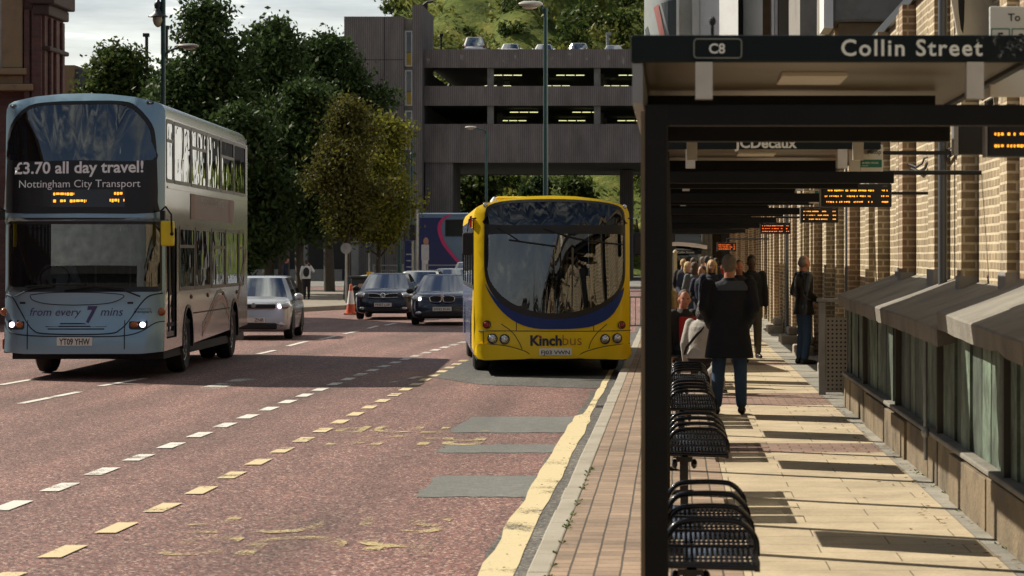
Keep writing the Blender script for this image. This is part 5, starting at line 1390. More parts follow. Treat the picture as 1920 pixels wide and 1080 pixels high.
# ------------------------------------------------------------------ bus shelters
SOFFIT = M("shelter_soffit", (.095, .062, .026), .35, var=.4, scale=2, dirt=.4, dirtcol=(.05, .034, .015))
BRACK = M("bracket_plate", (.55, .53, .48), .4, .3, var=.2, scale=10)
LIGHTP = M("unlit_light_panel", (.65, .60, .48), .35, var=.05)
FASC = M("fascia_dark_green", (.006, .012, .014), .5, var=.2, spec=.2, dirt=.1)
SIGNTXT = M("fascia_lettering", (.80, .86, .82), .5, var=.05)
def shelter(y0, label, sign=None, n_rear=7.0, zr=2.72, xr=1.53, posts=(0, 2.9, 5.8), cases=(3.9,)):
    t = thing("bus_shelter", label, "bus shelter", (0, y0, 0), 0, "bus shelters along the kerb")
    xl = -.178
    # roof: rim, soffit, top
    rim = G(); rim.box(xl, xr, 0, .035, zr, zr + .115).box(xl, xl + .035, .036, n_rear, zr, zr + .10).box(xr - .035, xr, .036, n_rear, zr, zr + .10).box(xl + .036, xr - .036, n_rear - .035, n_rear, zr, zr + .10)
    ro = rim.build("roof", FASC, t, bevel=.008)
    G().box(xl + .036, xr - .036, .037, n_rear - .036, zr + .022, zr + .05).build("soffit", SOFFIT, ro)
    G().box(xl + .04, xr - .04, .04, n_rear - .04, zr + .085, zr + .112).build("roof_sheet", M("roof_sheet_grey", (.12, .12, .12), .6), ro)
    lx = (xl + xr) / 2
    G().box(lx - .18, lx + .12, .9, 1.5, zr + .004, zr + .021).build("light_panel", LIGHTP, ro)
    zb = 2.455
    for x in (.13, 1.27):
        for yy in (-.02, n_rear - .1): G().box(x - .036, x + .036, yy, yy + .08, zb + .11, zr).build("bracket", BRACK, t)
    G().box(xl + .05, xr - .2, 2.25, 2.31, zb + .09, zr - .001).build("cross_rib", FRAME, t)
    for yy, xe in ((.02, 1.66), (1.55, 1.33 if y0 < 12 else 1.5)):
        G().box(-.118, xe, yy, yy + .09, zb, zb + .088).build("beam", FRAME, t, bevel=.006)
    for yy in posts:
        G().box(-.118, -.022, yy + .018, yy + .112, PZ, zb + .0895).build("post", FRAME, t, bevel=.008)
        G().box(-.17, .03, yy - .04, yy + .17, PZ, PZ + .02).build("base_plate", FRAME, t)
        G().box(-.136, -.1185, yy + .03, yy + .1, PZ + .021, zb + .06).build("edge_strip", M('sunlit_side_brown', (.16, .12, .07), .4, .4, var=.25), t)  # sunlit side of the post painted as a thin brown strip
    for ya, yb_ in zip(posts, posts[1:]): G().box(-.112, -.03, ya + .113, yb_ + .017, zb + .005, zb + .085).build("side_rail", FRAME, t)
    # narrow closing strip on the kerb side and the back screen at the rear beam
    G().box(xl + .006, xl + .05, .02, n_rear - .05, zr - .17, zr - .003).build("gutter_profile", STEEL, ro)
    for yc in cases:
        pn = G().box(-.108, -.032, yc - .46, yc + .46, PZ + 1.02, PZ + 1.96).build("timetable_case", FRAME, t, bevel=.01)
        G().box(-.031, -.026, yc - .41, yc + .41, PZ + 1.07, PZ + 1.9).build("timetable", M("timetable_paper", (.5, .5, .46), .4, var=.15, scale=9), pn)
    if sign == "collin":
        text("Collin Street", .595, SIGNTXT, t, "shelter_lettering", lambda u, v, d: (1.005 + u, -.003, zr + .028 + v), bold=.018, spacing=1.16)
        bx = G(); bx.tube([(u, -.003, v) for u, v in rrect(.088, .288, zr + .018, zr + .098, .014, 4)], .0032, 6, closed=True)
        b_ = bx.build("stop_number_frame", M("dim_lettering", (.20, .23, .21), .5), t)
        text("C8", .068, SIGNTXT, b_, "shelter_lettering", lambda u, v, d: (.185 + u, -.003, zr + .038 + v), bold=.02)
        G().patch(smooth_loop([(1.29, zr + .107), (1.50, zr + .104), (1.485, zr + .06), (1.47, zr + .02), (1.33, zr + .018), (1.30, zr + .05)], 3), (), lambda u, v, d: (u, -.0025, v)).build("scuffed_patch", worn_mat("scuffed_film", (.30, .33, .33), 1.02), t)
        G().tube([(.17, .3, zr + .11), (.17, .3, zr + .20)], .008, 6).ell((.17, .3, zr + .20), (.016, .016, .02), 8, 6).build("aerial", BLACK, t)
    elif sign == "decaux":
        text("JCDecaux", .468, M("fascia_pale_lettering", (.75, .74, .66), .5), t, "shelter_lettering", lambda u, v, d: (.695 + u, -.003, zr + .012 + v), bold=.03)
    elif sign == "plain":
        text("Collin Street", .55, SIGNTXT, t, "shelter_lettering", lambda u, v, d: (.9 + u, -.003, zr + .028 + v), bold=.02)
    return t
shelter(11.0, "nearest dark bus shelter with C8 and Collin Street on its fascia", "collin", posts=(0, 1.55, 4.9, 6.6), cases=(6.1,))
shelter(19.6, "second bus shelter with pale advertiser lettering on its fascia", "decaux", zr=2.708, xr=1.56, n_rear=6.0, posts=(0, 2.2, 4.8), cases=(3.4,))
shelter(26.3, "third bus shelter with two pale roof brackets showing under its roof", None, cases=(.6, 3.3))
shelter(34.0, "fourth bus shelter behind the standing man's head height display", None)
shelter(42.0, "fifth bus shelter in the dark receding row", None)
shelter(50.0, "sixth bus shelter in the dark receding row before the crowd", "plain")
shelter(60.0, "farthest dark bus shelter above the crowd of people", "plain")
fs = thing("bus_shelter", "small pale roofed bus shelter far behind the crowd", "bus shelter", (0, 92, 0), 0, "bus shelters along the kerb")
g = G(); g.rings([[(x, y, 2.15 + .16 * math.cos((x - .1) * 1.2) + dz) for y, dz in ((0, 0), (3, 0), (3, .12), (0, .12))] for x in np.linspace(-.1, 1.2, 9)]); g.build("roof", PANEL, fs, smooth=50)
G().box(-.1, 1.0, .02, .06, 2.0, 2.14).build("fascia", FASC, fs); text("Collin Street", .6, SIGNTXT, fs, "shelter_lettering", lambda u, v, d: (.45 + u, .015, 2.03 + v))
for x in (-.05, .95):
    for y in (.1, 2.8): G().box(x - .04, x + .04, y, y + .08, PZ, 2.15).build("post", STEEL, fs)
yp = thing("yellow_post", "slim cream post at the far end of the shelters beside the crowd", "post", (WX(1266, 70), 70, PZ))
G().box(-.05, .05, 0, .1, 0, 1.9).lathe([(.07, 1.9), (.05, 1.95), (.01, 1.98)], (0, .05, 0), 10).build("post", M("cream_post", (.5, .44, .25), .5), yp)

# ------------------------------------------------------------------ benches
BENCH = M("bench_black_steel", (.010, .010, .012), .22, .4, var=.2, coat=.3)
def bench(y0, n, pitch, label):
    t = thing("perch_bench", label, "bench", (0, y0, 0), 0, "steel perch benches under the shelters")
    x0, x1, z = -.03, .365, .565
    for k in range(n):
        y = k * pitch
        g = G(); L = pitch - .10
        g.tube([(x0, y + .03, z), (x1, y + .03, z - .012)], .016, 8).tube([(x0, y + L, z), (x1, y + L, z - .012)], .016, 8)
        for q in range(17):
            x = x0 + .012 + q * (x1 - x0 - .024) / 16
            g.tube([(x, y + .03, z + .006), (x, y + L * .5, z - .012), (x, y + L, z + .006)], .0082, 5)
        for q in range(5): g.tube([(x0, y + .03 + q * (L - .03) / 4, z - .004), (x1, y + .03 + q * (L - .03) / 4, z - .006)], .005, 5)
        g.box(x1 - .012, x1 + .012, y + .02, y + L + .01, z - .03, z + .012).box(x0 - .012, x0 + .012, y + .02, y + L + .01, z - .03, z + .012)
        g.build("seat", BENCH, t, smooth=60)
        yy = y + L + .045
        pth = smooth_line([(x0 - .005, z - .03), (x0 + .0, z + .05), (x0 + .045, z + .115), (x0 + .12, z + .132), (x1 - .12, z + .132), (x1 - .045, z + .115), (x1 + .01, z + .05), (x1 + .018, z - .03)], 4)
        G().tube([(u, yy, v) for u, v in pth], .0145, 8).build("armrest", BENCH, t, smooth=60)
    for yy in (.30, n * pitch - .45):
        G().box(.05, .105, yy, yy + .055, PZ, z - .05).box(.02, .135, yy - .03, yy + .085, z - .075, z - .03).box(.0, .155, yy - .05, yy + .1, PZ, PZ + .015).ell((.01, yy + .02, z - .09), (.022, .03, .035), 8, 6).ell((.145, yy + .02, z - .09), (.022, .03, .035), 8, 6).build("leg", BENCH, t)
    G().box(.06, .1, .0, n * pitch - .05, z - .034, z - .018).build("rail", BENCH, t)
    return t
b1 = bench(11.3, 4, .68, "nearest black steel perch bench with slatted seats and hoop armrests")
bl_ = bench(17.7, 4, .62, "second black perch bench on a single visible leg above the block paving")
dup(bl_, (0, 22.9, 0), label="third black perch bench, beside the standing man's feet")
dup(bl_, (0, 27.3, 0), label="fourth black perch bench, with the hooded woman's white bag beside it")
dup(bl_, (0, 35.2, 0), label="farthest black perch bench, where two people sit")

# ------------------------------------------------------------------ departure displays, stop flags
def display(y, px0, z0, z1, w, label, m, rows, seed, grp="amber departure displays"):
    x0 = WX(px0, y)
    t = thing("departure_display", label, "display", (x0, y, 0), 0, grp)
    G().box(0, w, 0, .10, z0, z1).build("case", DARK, t, bevel=.008)
    G().box(-.012, -.001, .0, .10, z0, z1).build("edge_strip", STEEL, t)
    G().tube([(w * .5, .05, z1), (w * .5, .05, z1 + .1), (2.72 - x0, .05, z1 + .1)], .02, 8).build("hanger", BLACK, t)
    r = random.Random(seed); g = G(); hgt = (z1 - z0)
    px = .0058
    for k in range(rows):
        zc = z1 - hgt * (.24 + k * .245) - .012; x = .03
        while x < w - .03:
            if not (w * .70 < x < w * .84):
                nn = r.randint(1, 6)
                for q in range(nn):
                    if x > w - .035: break
                    if r.random() > .1: g.box(x, x + px * r.choice((1.2, 1.9)), -.004, -.001, zc - .006 * r.uniform(.2, 1), zc + .008)
                    x += px * 2.5
            x += px * 2.2
    g.build("led_characters", m, t)
    G().box(.05, .11, -.003, -.001, z1 - .026, z1 - .016).box(.16, .25, -.003, -.001, z1 - .026, z1 - .016).box(w - .08, w - .04, -.003, -.001, z1 - .026, z1 - .016).build("header_lettering", M("dim_header", (.10, .10, .09), .5), t)
    return t
display(11.6, 1852, 2.345, 2.56, .62, "nearest departure display at the right edge below the shelter beam", AMBER, 3, 1)
display(23.0, 1540, 2.34, 2.545, .62, "departure display with three full amber rows beside the second shelter", AMBER, 3, 2)
display(33.5, 1502, 2.34, 2.545, .48, "departure display third along with few amber characters", AMBER, 3, 3)
display(48.5, 1426, 2.33, 2.54, .56, "orange departure display fourth along above the walking man", LEDRED, 3, 4)
display(72.0, 1345, 2.07, 2.30, .52, "tiny orange departure display farthest along above the crowd", LEDRED, 3, 5)
bx = thing("sign_case", "black box sign on the brick wall between two departure displays", "sign", (WX(1788, 16), 16, 0))
G().box(.03, .20, 0, .12, 2.53, 2.72).build("case", BLACK, bx, bevel=.005); G().box(0, .028, -.01, .13, 2.53, 2.72).build("edge_strip", STEEL, bx)
G().tube([(.2, .06, 2.66), (2.72 - WX(1788, 16), .06, 2.66)], .02, 8).build("bracket", BLACK, bx)
FLG = M("stop_flag_white", (.66, .67, .63), .45, var=.06); FGR = M("stop_flag_green", (.01, .17, .11), .45, var=.05)
fl = thing("bus_stop_flag", "large white bus stop flag reading To above boxed route numbers", "sign", (WX(1856, 12.4), 12.4, 0), 0, "white bus stop flags")
G().box(0, .42, 0, .03, 2.66, 3.09).build("panel", FLG, fl, bevel=.005)
text("To", .058, INK, fl, "sign_lettering", lambda u, v, d: (.115 + u, -.003, 3.02 + v), bold=.015)
for k, s in enumerate(("5", "9", "7")):
    x = .005 + k * .098
    for z0_, z1_ in ((2.90, 2.985), (2.79, 2.885)):
        f_ = G().patch(rrect(x, x + .09, z0_, z1_, .003), [rrect(x + .005, x + .085, z0_ + .005, z1_ - .005, .002)], lambda u, v, d: (u, -.003, v)).build("route_box", FGR, fl)
    text(s, .03, INK, f_, "sign_lettering", lambda u, v, d: (x + .045 + u, -.003, 2.915 + v), bold=.015)
G().box(.2, 2.70 - WX(1856, 12.4), .031, .06, 3.0, 3.04).build("wall_bracket", STEEL, fl)
f2 = thing("bus_stop_flag", "white bus stop flag with a green network panel beside the second shelter", "sign", (WX(1592, 20.4), 20.4, 0), 0, "white bus stop flags")
G().box(0, .265, 0, .03, 2.55, 2.775).build("panel", FLG, f2, bevel=.005)
G().box(.09, .255, -.003, -.0005, 2.60, 2.66).build("green_panel", FGR, f2)
text("Bus Stop", .16, INK, f2, "sign_lettering", lambda u, v, d: (.17 + u, -.003, 2.705 + v), bold=.01)
text("ROBIN HOOD", .125, WTXT, f2, "sign_lettering", lambda u, v, d: (.167 + u, -.005, 2.628 + v)); text("network", .05, WTXT, f2, "sign_lettering", lambda u, v, d: (.125 + u, -.005, 2.609 + v))
G().box(.089, .0905, -.002, -.0005, 2.56, 2.77).build("rule_line", INK, f2)
G().box(.2, 2.70 - WX(1592, 20.4), .031, .06, 2.70, 2.73).build("wall_bracket", BLACK, f2)
f3 = thing("bus_stop_flag", "small white bus stop flag peeping left of the three row display", "sign", (WX(1517, 27.2), 27.2, 0), 0, "white bus stop flags")
G().box(0, .10, 0, .03, 2.46, 2.60).build("panel", FLG, f3); G().box(.06, .098, -.004, -.001, 2.54, 2.59).build("green_panel", FGR, f3); G().box(.05, 2.70 - WX(1517, 27.2), .031, .06, 2.55, 2.58).build("wall_bracket", BLACK, f3)

# ------------------------------------------------------------------ lamps, signs, railings
def lamp(name, label, px, d, ztop, arm, head=(1.0, .34, .16), m=GREENPOST, rad=.08, zbase=0, grp="street lamps", rise=.1):
    t = thing(name, label, "street lamp", (WX(px, d), d, zbase), 0, grp)
    G().tube([(0, 0, 0), (0, 0, 1.6), (0, 0, 1.62), (0, 0, ztop)], [rad * 1.35, rad * 1.3, rad, rad * .7], 12).build("post", m, t, smooth=40)
    s = 1 if arm > 0 else -1
    if arm:
        G().tube(smooth_line([(0, 0, ztop - .25), (s * .12, 0, ztop), (arm * .6, 0, ztop + rise * .6), (arm, 0, ztop + rise)], 4), .035, 8).build("arm", m, t, smooth=60)
        L, W_, H_ = head; x0 = arm - s * .05
        g = G(); g.rings([[(x0 + s * L * q, W_ / 2 * w_ * math.cos(a), ztop + rise + .03 + H_ / 2 * w_ * math.sin(a) * (1 if math.sin(a) > 0 else .7)) for a in np.linspace(0, 2 * math.pi, 13)[:-1]] for q, w_ in ((0, .35), (.08, .75), (.35, 1), (.8, .95), (1, .45))])
        h = g.build("lamp_head", M("lamp_head_grey", (.42, .41, .38), .5, .1, var=.15, scale=8, dirt=.3), t, smooth=50)
        G().ell((x0 + s * L * .55, 0, ztop + rise - H_ * .28), (L * .32, W_ * .38, H_ * .28), 12, 6).build("lens", M("lamp_glass", (.45, .42, .34), .2), h, smooth=60)
    return t
lamp("street_lamp", "tall green street lamp rising behind the yellow bus with a rusty pale head", 1023, 82, 9.72, -.14, (.75, .4, .22), rad=.085, rise=.08)
lamp("street_lamp", "shorter green street lamp with a swept arm left of the tall one", 912, 130, 8.2, -.55, (.55, .32, .14), rad=.08, rise=.12)
lamp("street_lamp", "street lamp head showing above the golden tree beside the stair tower", 749, 118, 7.6, -.55, (.75, .32, .16), rise=.2)
lamp("street_lamp", "slender street lamp with twin brackets in front of the stair tower windows", 772, 134, 8.4, -.5, (.45, .3, .14), rise=.05)
ll = lamp("street_lamp", "tall green lamp post with a side arm and an old style lantern", 306, 80, 8.15, .5, (.62, .32, .15), rad=.095, rise=.18)
G().tube([(0, 0, 8.1), (0, 0, 11.2)], .075, 12).build("upper_post", GREENPOST, ll, smooth=40)
ln_ = G(); ln_.lathe([(.05, 9.75), (.09, 9.7), (.12, 9.62), (.10, 9.5), (.14, 9.42), (.17, 9.36), (.30, 9.27), (.31, 9.25), (.05, 9.24)], (-.16, 0, 0), 18); ln_.tube([(0, 0, 9.9), (-.12, 0, 9.86), (-.16, 0, 9.72)], .04, 8)
lo_ = ln_.build("lantern", M("lantern_black", (.015, .02, .03), .4), ll, smooth=35)
G().lathe([(.16, 9.24), (.165, 9.15), (.13, 9.03), (.06, 8.95), (.01, 8.93)], (-.16, 0, 0), 16).build("globe", M("lantern_globe", (.42, .37, .28), .25), lo_, smooth=60)
g_r = "small lamps on the car park roof"
for px, zt, lb_ in ((807, 22.4, "taller slim black roof lamp beside the tower fin"), (827, 21.3, "shorter slim roof lamp beside the tower fin"), (1139, 21.4, "grey roof lamp above the pale saloon")):
    t = thing("roof_lamp", lb_, "street lamp", (WX(px, 230), 230, 18.56), 0, g_r)
    G().tube([(0, 0, 0), (0, 0, zt - 18.56)], .09 if px < 1000 else .13, 8).build("post", BLACK if px < 1000 else STEEL, t)
    G().box(-.12, .35 if px > 1000 else .2, -.15, .15, zt - 18.55, zt - 18.3).build("lamp_head", BLACK if px < 1000 else STEEL, t, bevel=.03)
for px, d, py0, lb_ in ((275, 160, 66, "small square headed lamp above the rounded tree"), (312, 150, 52, "small lamp beside the tall tree at the lamp post"),):
    t = thing("floodlight", lb_, "street lamp", (WX(px, d), d, 0), 0, "small lamps above the left trees")
    zt = WZ(py0, d); G().tube([(0, 0, 0), (0, 0, zt)], .10, 8).build("post", BLACK, t); G().box(-.22, .16, -.15, .15, zt - .1, zt + .12).build("lamp_head", BLACK, t, bevel=.03)

def sign_disc(name, label, px, py, d, rad, m, zg=0):
    t = thing(name, label, "sign", (WX(px, d), d, zg)); z = WZ(py, d) - zg
    G().tube([(0, .03, 0), (0, .03, z)], .04, 8).build("post", STEEL, t)
    G().lathe([(.001, -.02), (rad, -.02), (rad, .01), (.001, .01)], (0, 0, z), 28, axis='y').build("disc", m, t, smooth=40)
    return t, z
SBLUE = M("sign_blue", (.01, .10, .42), .4, var=.05)
cy, z = sign_disc("cycle_sign", "round blue cycle route sign with a white bicycle", 692, 460, 112, .20, SBLUE)
g = G()
for sx in (-1, 1): g.tube([(sx * .085 + .055 * math.cos(a), -.03, z - .035 + .055 * math.sin(a)) for a in np.linspace(0, 2 * math.pi, 17)[:-1]], .008, 4, closed=True)
g.tube([(-.085, -.03, z - .035), (-.03, -.03, z + .05), (.06, -.03, z + .05), (.0, -.03, z - .035), (-.085, -.03, z - .035)], .008, 4).tube([(.085, -.03, z - .035), (.05, -.03, z + .085), (.08, -.03, z + .095)], .008, 4).tube([(-.03, -.03, z + .05), (0, -.03, z - .035)], .008, 4).tube([(-.05, -.03, z + .075), (-.01, -.03, z + .075)], .008, 4)
g.build("bicycle_symbol", WHITE, cy)
sign_disc("round_sign", "grey back of a round road sign on a post in the shade of the trees", 649, 466, 100, .21, STEEL)
tl = thing("traffic_signal_pole", "tall grey signal pole with a slim yellow banded post beside the totem sign", "traffic signal", (WX(781, 116), 116, 0))
G().tube([(0, 0, 0), (0, 0, 4.0)], .09, 10).build("post", STEEL, tl); G().tube([(-.17, .02, 0), (-.17, .02, 2.6)], .05, 8).build("slim_post", M("pale_post", (.5, .48, .4), .5), tl)
G().box(-.30, -.04, -.15, .1, 2.65, 3.35).build("signal_head", BLACK, tl, bevel=.03); G().tube([(-.17, .02, .7), (-.17, .02, .85)], .056, 8).build("yellow_band", YSIGN, tl)
to = thing("totem_sign", "dark blue information totem with pale text bands beside the signal pole", "sign", (WX(771, 124), 124, 0))
G().box(-.33, .12, 0, .18, .0, 2.7).build("panel", M("totem_blue", (.014, .02, .085), .4), to, bevel=.03)
g = G()
for k in range(5): g.box(-.24, .02 - .05 * (k % 2), -.004, -.001, .8 + k * .3, .86 + k * .3)
g.build("text_band", M("totem_pale", (.25, .27, .36), .5), to)
def railing(label, x0, x1, d, zt=1.1, n=None, m=None):
    t = thing("guard_railing", label, "railing", (0, d, 0), 0, "grey pedestrian guard railings"); m = m or STEEL
    g = G(); g.box(x0, x1, 0, .05, zt - .06, zt).box(x0, x1, 0, .05, zt - .28, zt - .24).box(x0, x1, 0, .05, .15, .19); g.build("rail", m, t)
    g = G(); x = x0 + .1
    while x < x1: g.box(x, x + .02, .015, .035, .19, zt - .28); x += .13
    g.build("bar_panel", m, t)
    x = x0
    while x <= x1 + .01: G().box(x - .04, x + .04, -.02, .07, 0, zt + .03).build("post", m, t); x += (x1 - x0) / max(1, round((x1 - x0) / 2.2))
    return t
railing("grey guard railing in front of the stair tower base", WX(700, 120), WX(755, 120), 120, 1.55)
railing("grey guard railing in front of the blue double decker", WX(800, 122), WX(880, 122), 122, 1.55)
railing("pale guard railing between the yellow bus and the nearest shelter post", -1.45, -.7, 66, 1.15)
cn = thing("traffic_cone", "orange traffic cone with a white sleeve at the island kerb", "traffic cone", (WX(658, 86), 86, .01))
CONE = M("cone_orange", (.55, .09, .03), .6, var=.15)
G().box(-.22, .22, -.22, .22, 0, .05).build("base", CONE, cn, bevel=.02)
G().lathe([(.17, .05), (.11, .42), (.045, .98), (.03, 1.0)], (0, 0, 0), 18).build("cone_body", CONE, cn, smooth=60); G().lathe([(.128, .34), (.072, .78)], (0, 0, 0), 18).build("sleeve", WHITE, cn, smooth=60)
def bin_(label, px, d, w, h, m, zg=.15):
    t = thing("litter_bin", label, "bin", (WX(px, d), d, zg), 0, "street bins on the island")
    G().box(-w / 2, w / 2, 0, w, 0, h).build("body", m, t, bevel=.04); G().box(-w / 2 - .03, w / 2 + .03, -.03, w + .03, h + .002, h + .1).build("lid", m, t, bevel=.03)
    return t
BINM = M("bin_dark_green", (.02, .03, .03), .5)
bn = bin_("dark litter bin with a small pale notice beside the leftmost dark car", 674, 93, .60, .98, BINM)
G().box(-.04, .2, -.004, -.001, .66, .80).build("notice", M("notice_cream", (.4, .33, .25), .6), bn)
wb = thing("barrier_arm", "white bar with a yellow box above the dark litter bin", "barrier", (WX(684, 97), 97, .15)); G().tube([(-.52, 0, .98), (.2, 0, 1.08)], .03, 8).tube([(.2, .0, 0), (.2, 0, 1.05)], .04, 8).build("bar", WHITE, wb); G().box(.08, .26, -.08, .1, 1.0, 1.2).build("yellow_box", YSIGN, wb); G().box(.26, .34, -.07, .1, 1.0, 1.18).build("white_box", WHITE, wb)
cab = thing("roadside_cabinet", "dark green roadside cabinet at the left trees behind the silver hatchback", "cabinet", (WX(655, 104), 104, .15)); G().box(-.2, .2, 0, .3, 0, 1.0).build("body", BINM, cab, bevel=.03); G().box(-.17, .17, -.012, -.001, .08, .92).build("door", BINM, cab)
bl3 = thing("traffic_barrier", "red and white plastic barrier low behind the front of the double decker", "barrier", (WX(32, 52), 52, 0)); G().box(-.3, .25, 0, .12, .06, .28).build("barrier_panel", M("barrier_red", (.35, .03, .02), .5), bl3, bevel=.03); G().box(-.25, -.1, -.05, .2, 0, .058).box(.08, .2, -.05, .2, 0, .058).build("foot", BLACK, bl3)

# ------------------------------------------------------------------ people
SKIN = M("skin", (.42, .23, .15), .55, var=.1, scale=20); SKIN2 = M("skin_ruddy", (.45, .19, .12), .55, var=.12, scale=20); SKIN3 = M("skin_brown", (.10, .055, .035), .5, var=.1, scale=20)
def hairm(n, c): return M(n, c, .6, var=.6, scale=45, bump=.8, bscale=90)
H_GREY, H_DARK, H_BLOND, H_BROWN = hairm("hair_grey", (.17, .14, .115)), hairm("hair_dark", (.018, .014, .012)), hairm("hair_blond", (.55, .40, .18)), hairm("hair_brown", (.06, .035, .02))
def cloth(n, c, rough=.85): return M(n, c, rough, var=.3, scale=4, bump=.9, bscale=9)
C_COAT = cloth("coat_navy_black", (.005, .007, .015)); C_YOKE = cloth("coat_yoke_grey", (.06, .075, .10)); C_JEANS = cloth("jeans_blue", (.028, .06, .12)); C_JEANS2 = cloth("jeans_dark", (.015, .025, .05)); C_LEATH = M("black_leather", (.012, .012, .012), .28, var=.3, scale=8, bump=.6, bscale=9, coat=.3)
C_BLACK = cloth("black_cloth", (.010, .010, .012)); C_KHAKI = cloth("khaki_cloth", (.10, .085, .06)); C_CREAM = cloth("cream_cloth", (.36, .34, .31)); C_RED = cloth("red_cloth", (.32, .012, .02)); C_WHITE = cloth("white_shirt", (.55, .56, .58)); C_GREY = cloth("grey_cloth", (.10, .11, .12)); C_TAN = cloth("tan_cloth", (.25, .18, .11)); C_NAVY = cloth("navy_cloth", (.015, .02, .045))
SHOE = M("black_shoe", (.012, .011, .010), .35, var=.2)
class B(G):
    def limb(s, pts, rs):
        for i in range(len(pts) - 1):
            a, b = Vector(pts[i]), Vector(pts[i + 1]); n_ = 4
            s.tube([a.lerp(b, q / n_) for q in range(n_ + 1)], [rs[i] + (rs[i + 1] - rs[i]) * q / n_ for q in range(n_ + 1)], 12)
        for p, r_ in zip(pts, rs): s.ell(p, (r_, r_, r_), 12, 8)
        return s
    def trunk(s, secs, ctr=lambda z: (0, 0)):
        rr = []
        for z, rx, ry in secs:
            cx_, cy_ = ctr(z)
            rr.append([(cx_ + rx * math.copysign(abs(math.cos(a)) ** .8, math.cos(a)), cy_ + ry * math.copysign(abs(math.sin(a)) ** .85, math.sin(a)), z) for a in np.linspace(0, 2 * math.pi, 25)[:-1]])
        s.rings(rr); return s
    def skin(s, name, m, parent, vox, smooth_it=3):
        o = s.build(name, m, parent)
        rm = o.modifiers.new("remesh", 'REMESH'); rm.mode = 'VOXEL'; rm.voxel_size = vox; rm.use_smooth_shade = True
        sm = o.modifiers.new("smooth", 'SMOOTH'); sm.factor = .5; sm.iterations = smooth_it
        return o
def person(label, loc, rz, h=1.75, top=C_BLACK, bottom=C_JEANS2, skin=SKIN, hair=H_DARK, style='short', hem=.92, flare=0., arms=None, legs=None, seated=False, stride=0., turn=0., tilt=0., lean=0., vox=.016, face=False, slim=1., shoe=SHOE, bald=0., only_top=False, grp=None, pz=None):
    """standing or seated figure facing -y; joints are in metres for a height of 1.75 m"""
    t = thing("person", label, "person", loc, rz, grp); k = h / 1.75; t.scale = (k, k, k)
    dz = -.42 if seated else 0.
    def ln_(z): return -lean * max(0, (z - .95 - dz)) ** 1.1
    W = slim
    def P3(x, y, z): return (x, y + ln_(z), z)
    shz = 1.425 + dz; sh = {s: P3(s * .185 * W, 0, shz) for s in (-1, 1)}
    A = {s: ((s * .235 * W, .03, 1.14 + dz), (s * .24 * W, -.05, .90 + dz)) for s in (-1, 1)}
    if arms:
        for s in arms: A[s] = tuple((q[0], q[1], q[2] + dz) for q in arms[s])
    for s in A: A[s] = tuple(P3(*q) if not arms else (q[0], q[1] + ln_(q[2]), q[2]) for q in A[s])
    if seated:
        Lg = {s: ((s * .09, -.02, .53), (s * .12, -.43, .52), (s * .13, -.40, .09)) for s in (-1, 1)}
    else:
        Lg = {s: ((s * .088, 0, .93), (s * (.092), -.02 + (-s * stride * .55), .50), (s * .095, .03 - s * stride, .095)) for s in (-1, 1)}
    if legs: Lg.update(legs)
    # head
    hc = Vector((0, -.015 + ln_(1.64 + dz), 1.635 + dz)); rot = Matrix.Rotation(turn, 3, 'Z') @ Matrix.Rotation(tilt, 3, 'X')
    def Hd(x, y, z): return tuple(hc + rot @ Vector((x, y, z)))
    b = B()
    b.ell(Hd(0, .008, .022), (.076, .094, .098), 18, 12, rot=rot).ell(Hd(0, -.022, -.045), (.060, .066, .070), 16, 10, rot=rot).ell(Hd(0, -.058, -.092), (.026, .022, .020), 10, 8, rot=rot)
    b.ell(Hd(0, -.094, -.022), (.013, .020, .026), 10, 8, rot=rot).ell(Hd(0, -.104, -.036), (.016, .014, .011), 10, 8, rot=rot).ell(Hd(0, -.078, .022), (.052, .015, .012), 12, 6, rot=rot)
    b.ell(Hd(0, -.082, -.066), (.024, .010, .008), 10, 6, rot=rot)
    for s in (-1, 1):
        b.ell(Hd(s * .084, .012, -.016), (.012, .020, .034), 8, 8, rot=rot).ell(Hd(s * .042, -.062, -.030), (.022, .022, .02), 8, 6, rot=rot)
    nk = P3(0, .01, 1.47 + dz)
    b.limb([nk, tuple(hc + Vector((0, .015, -.06)))], [.060, .054])
    tr = [(.86 + dz, .12 * W, .085), (.95 + dz, .158 * W, .105), (1.08 + dz, .142 * W, .095), (1.25 + dz, .160 * W, .108), (1.38 + dz, .165 * W, .098), (1.44 + dz, .13 * W, .075), (1.485 + dz, .062, .055)]
    b.trunk(tr, lambda z: (0, ln_(z)))
    for s in (-1, 1):
        el, wr = A[s]; b.limb([sh[s], el, wr], [.050, .040, .028])
        d_ = (Vector(wr) - Vector(el)).normalized(); px_ = Vector((s, 0, 0)); px_ = (px_ - d_ * px_.dot(d_)).normalized(); fy = d_.cross(px_)
        pc = Vector(wr) + d_ * .055; rm = Matrix((fy, px_, d_)).transposed()
        b.ell(tuple(pc), (.036, .017, .052), 10, 8, rot=rm)
        for q, (off, L) in enumerate(((-.027, .062), (-.009, .072), (.009, .068), (.026, .052))):
            p0 = pc + fy * off + d_ * .04; p1 = p0 + d_ * L * .55 - px_ * .008; p2 = p1 + d_ * L * .45 - px_ * .026
            b.limb([tuple(p0), tuple(p1), tuple(p2)], [.0098, .009, .0078])
        p0 = pc - fy * .028 - d_ * .015; b.limb([tuple(p0), tuple(p0 - fy * .022 + d_ * .032), tuple(p0 - fy * .024 + d_ * .06 - px_ * .012)], [.012, .011, .009])
        hp, kn, an = Lg[s]; b.limb([hp, kn, an], [.082, .055, .040])
        b.limb([(an[0], an[1] + .035, an[2] - .05), (an[0] + s * .012, an[1] - .16, an[2] - .062)], [.036, .028])
    b.skin("body", skin, t, vox)
    # clothes
    c = B(); e = .024
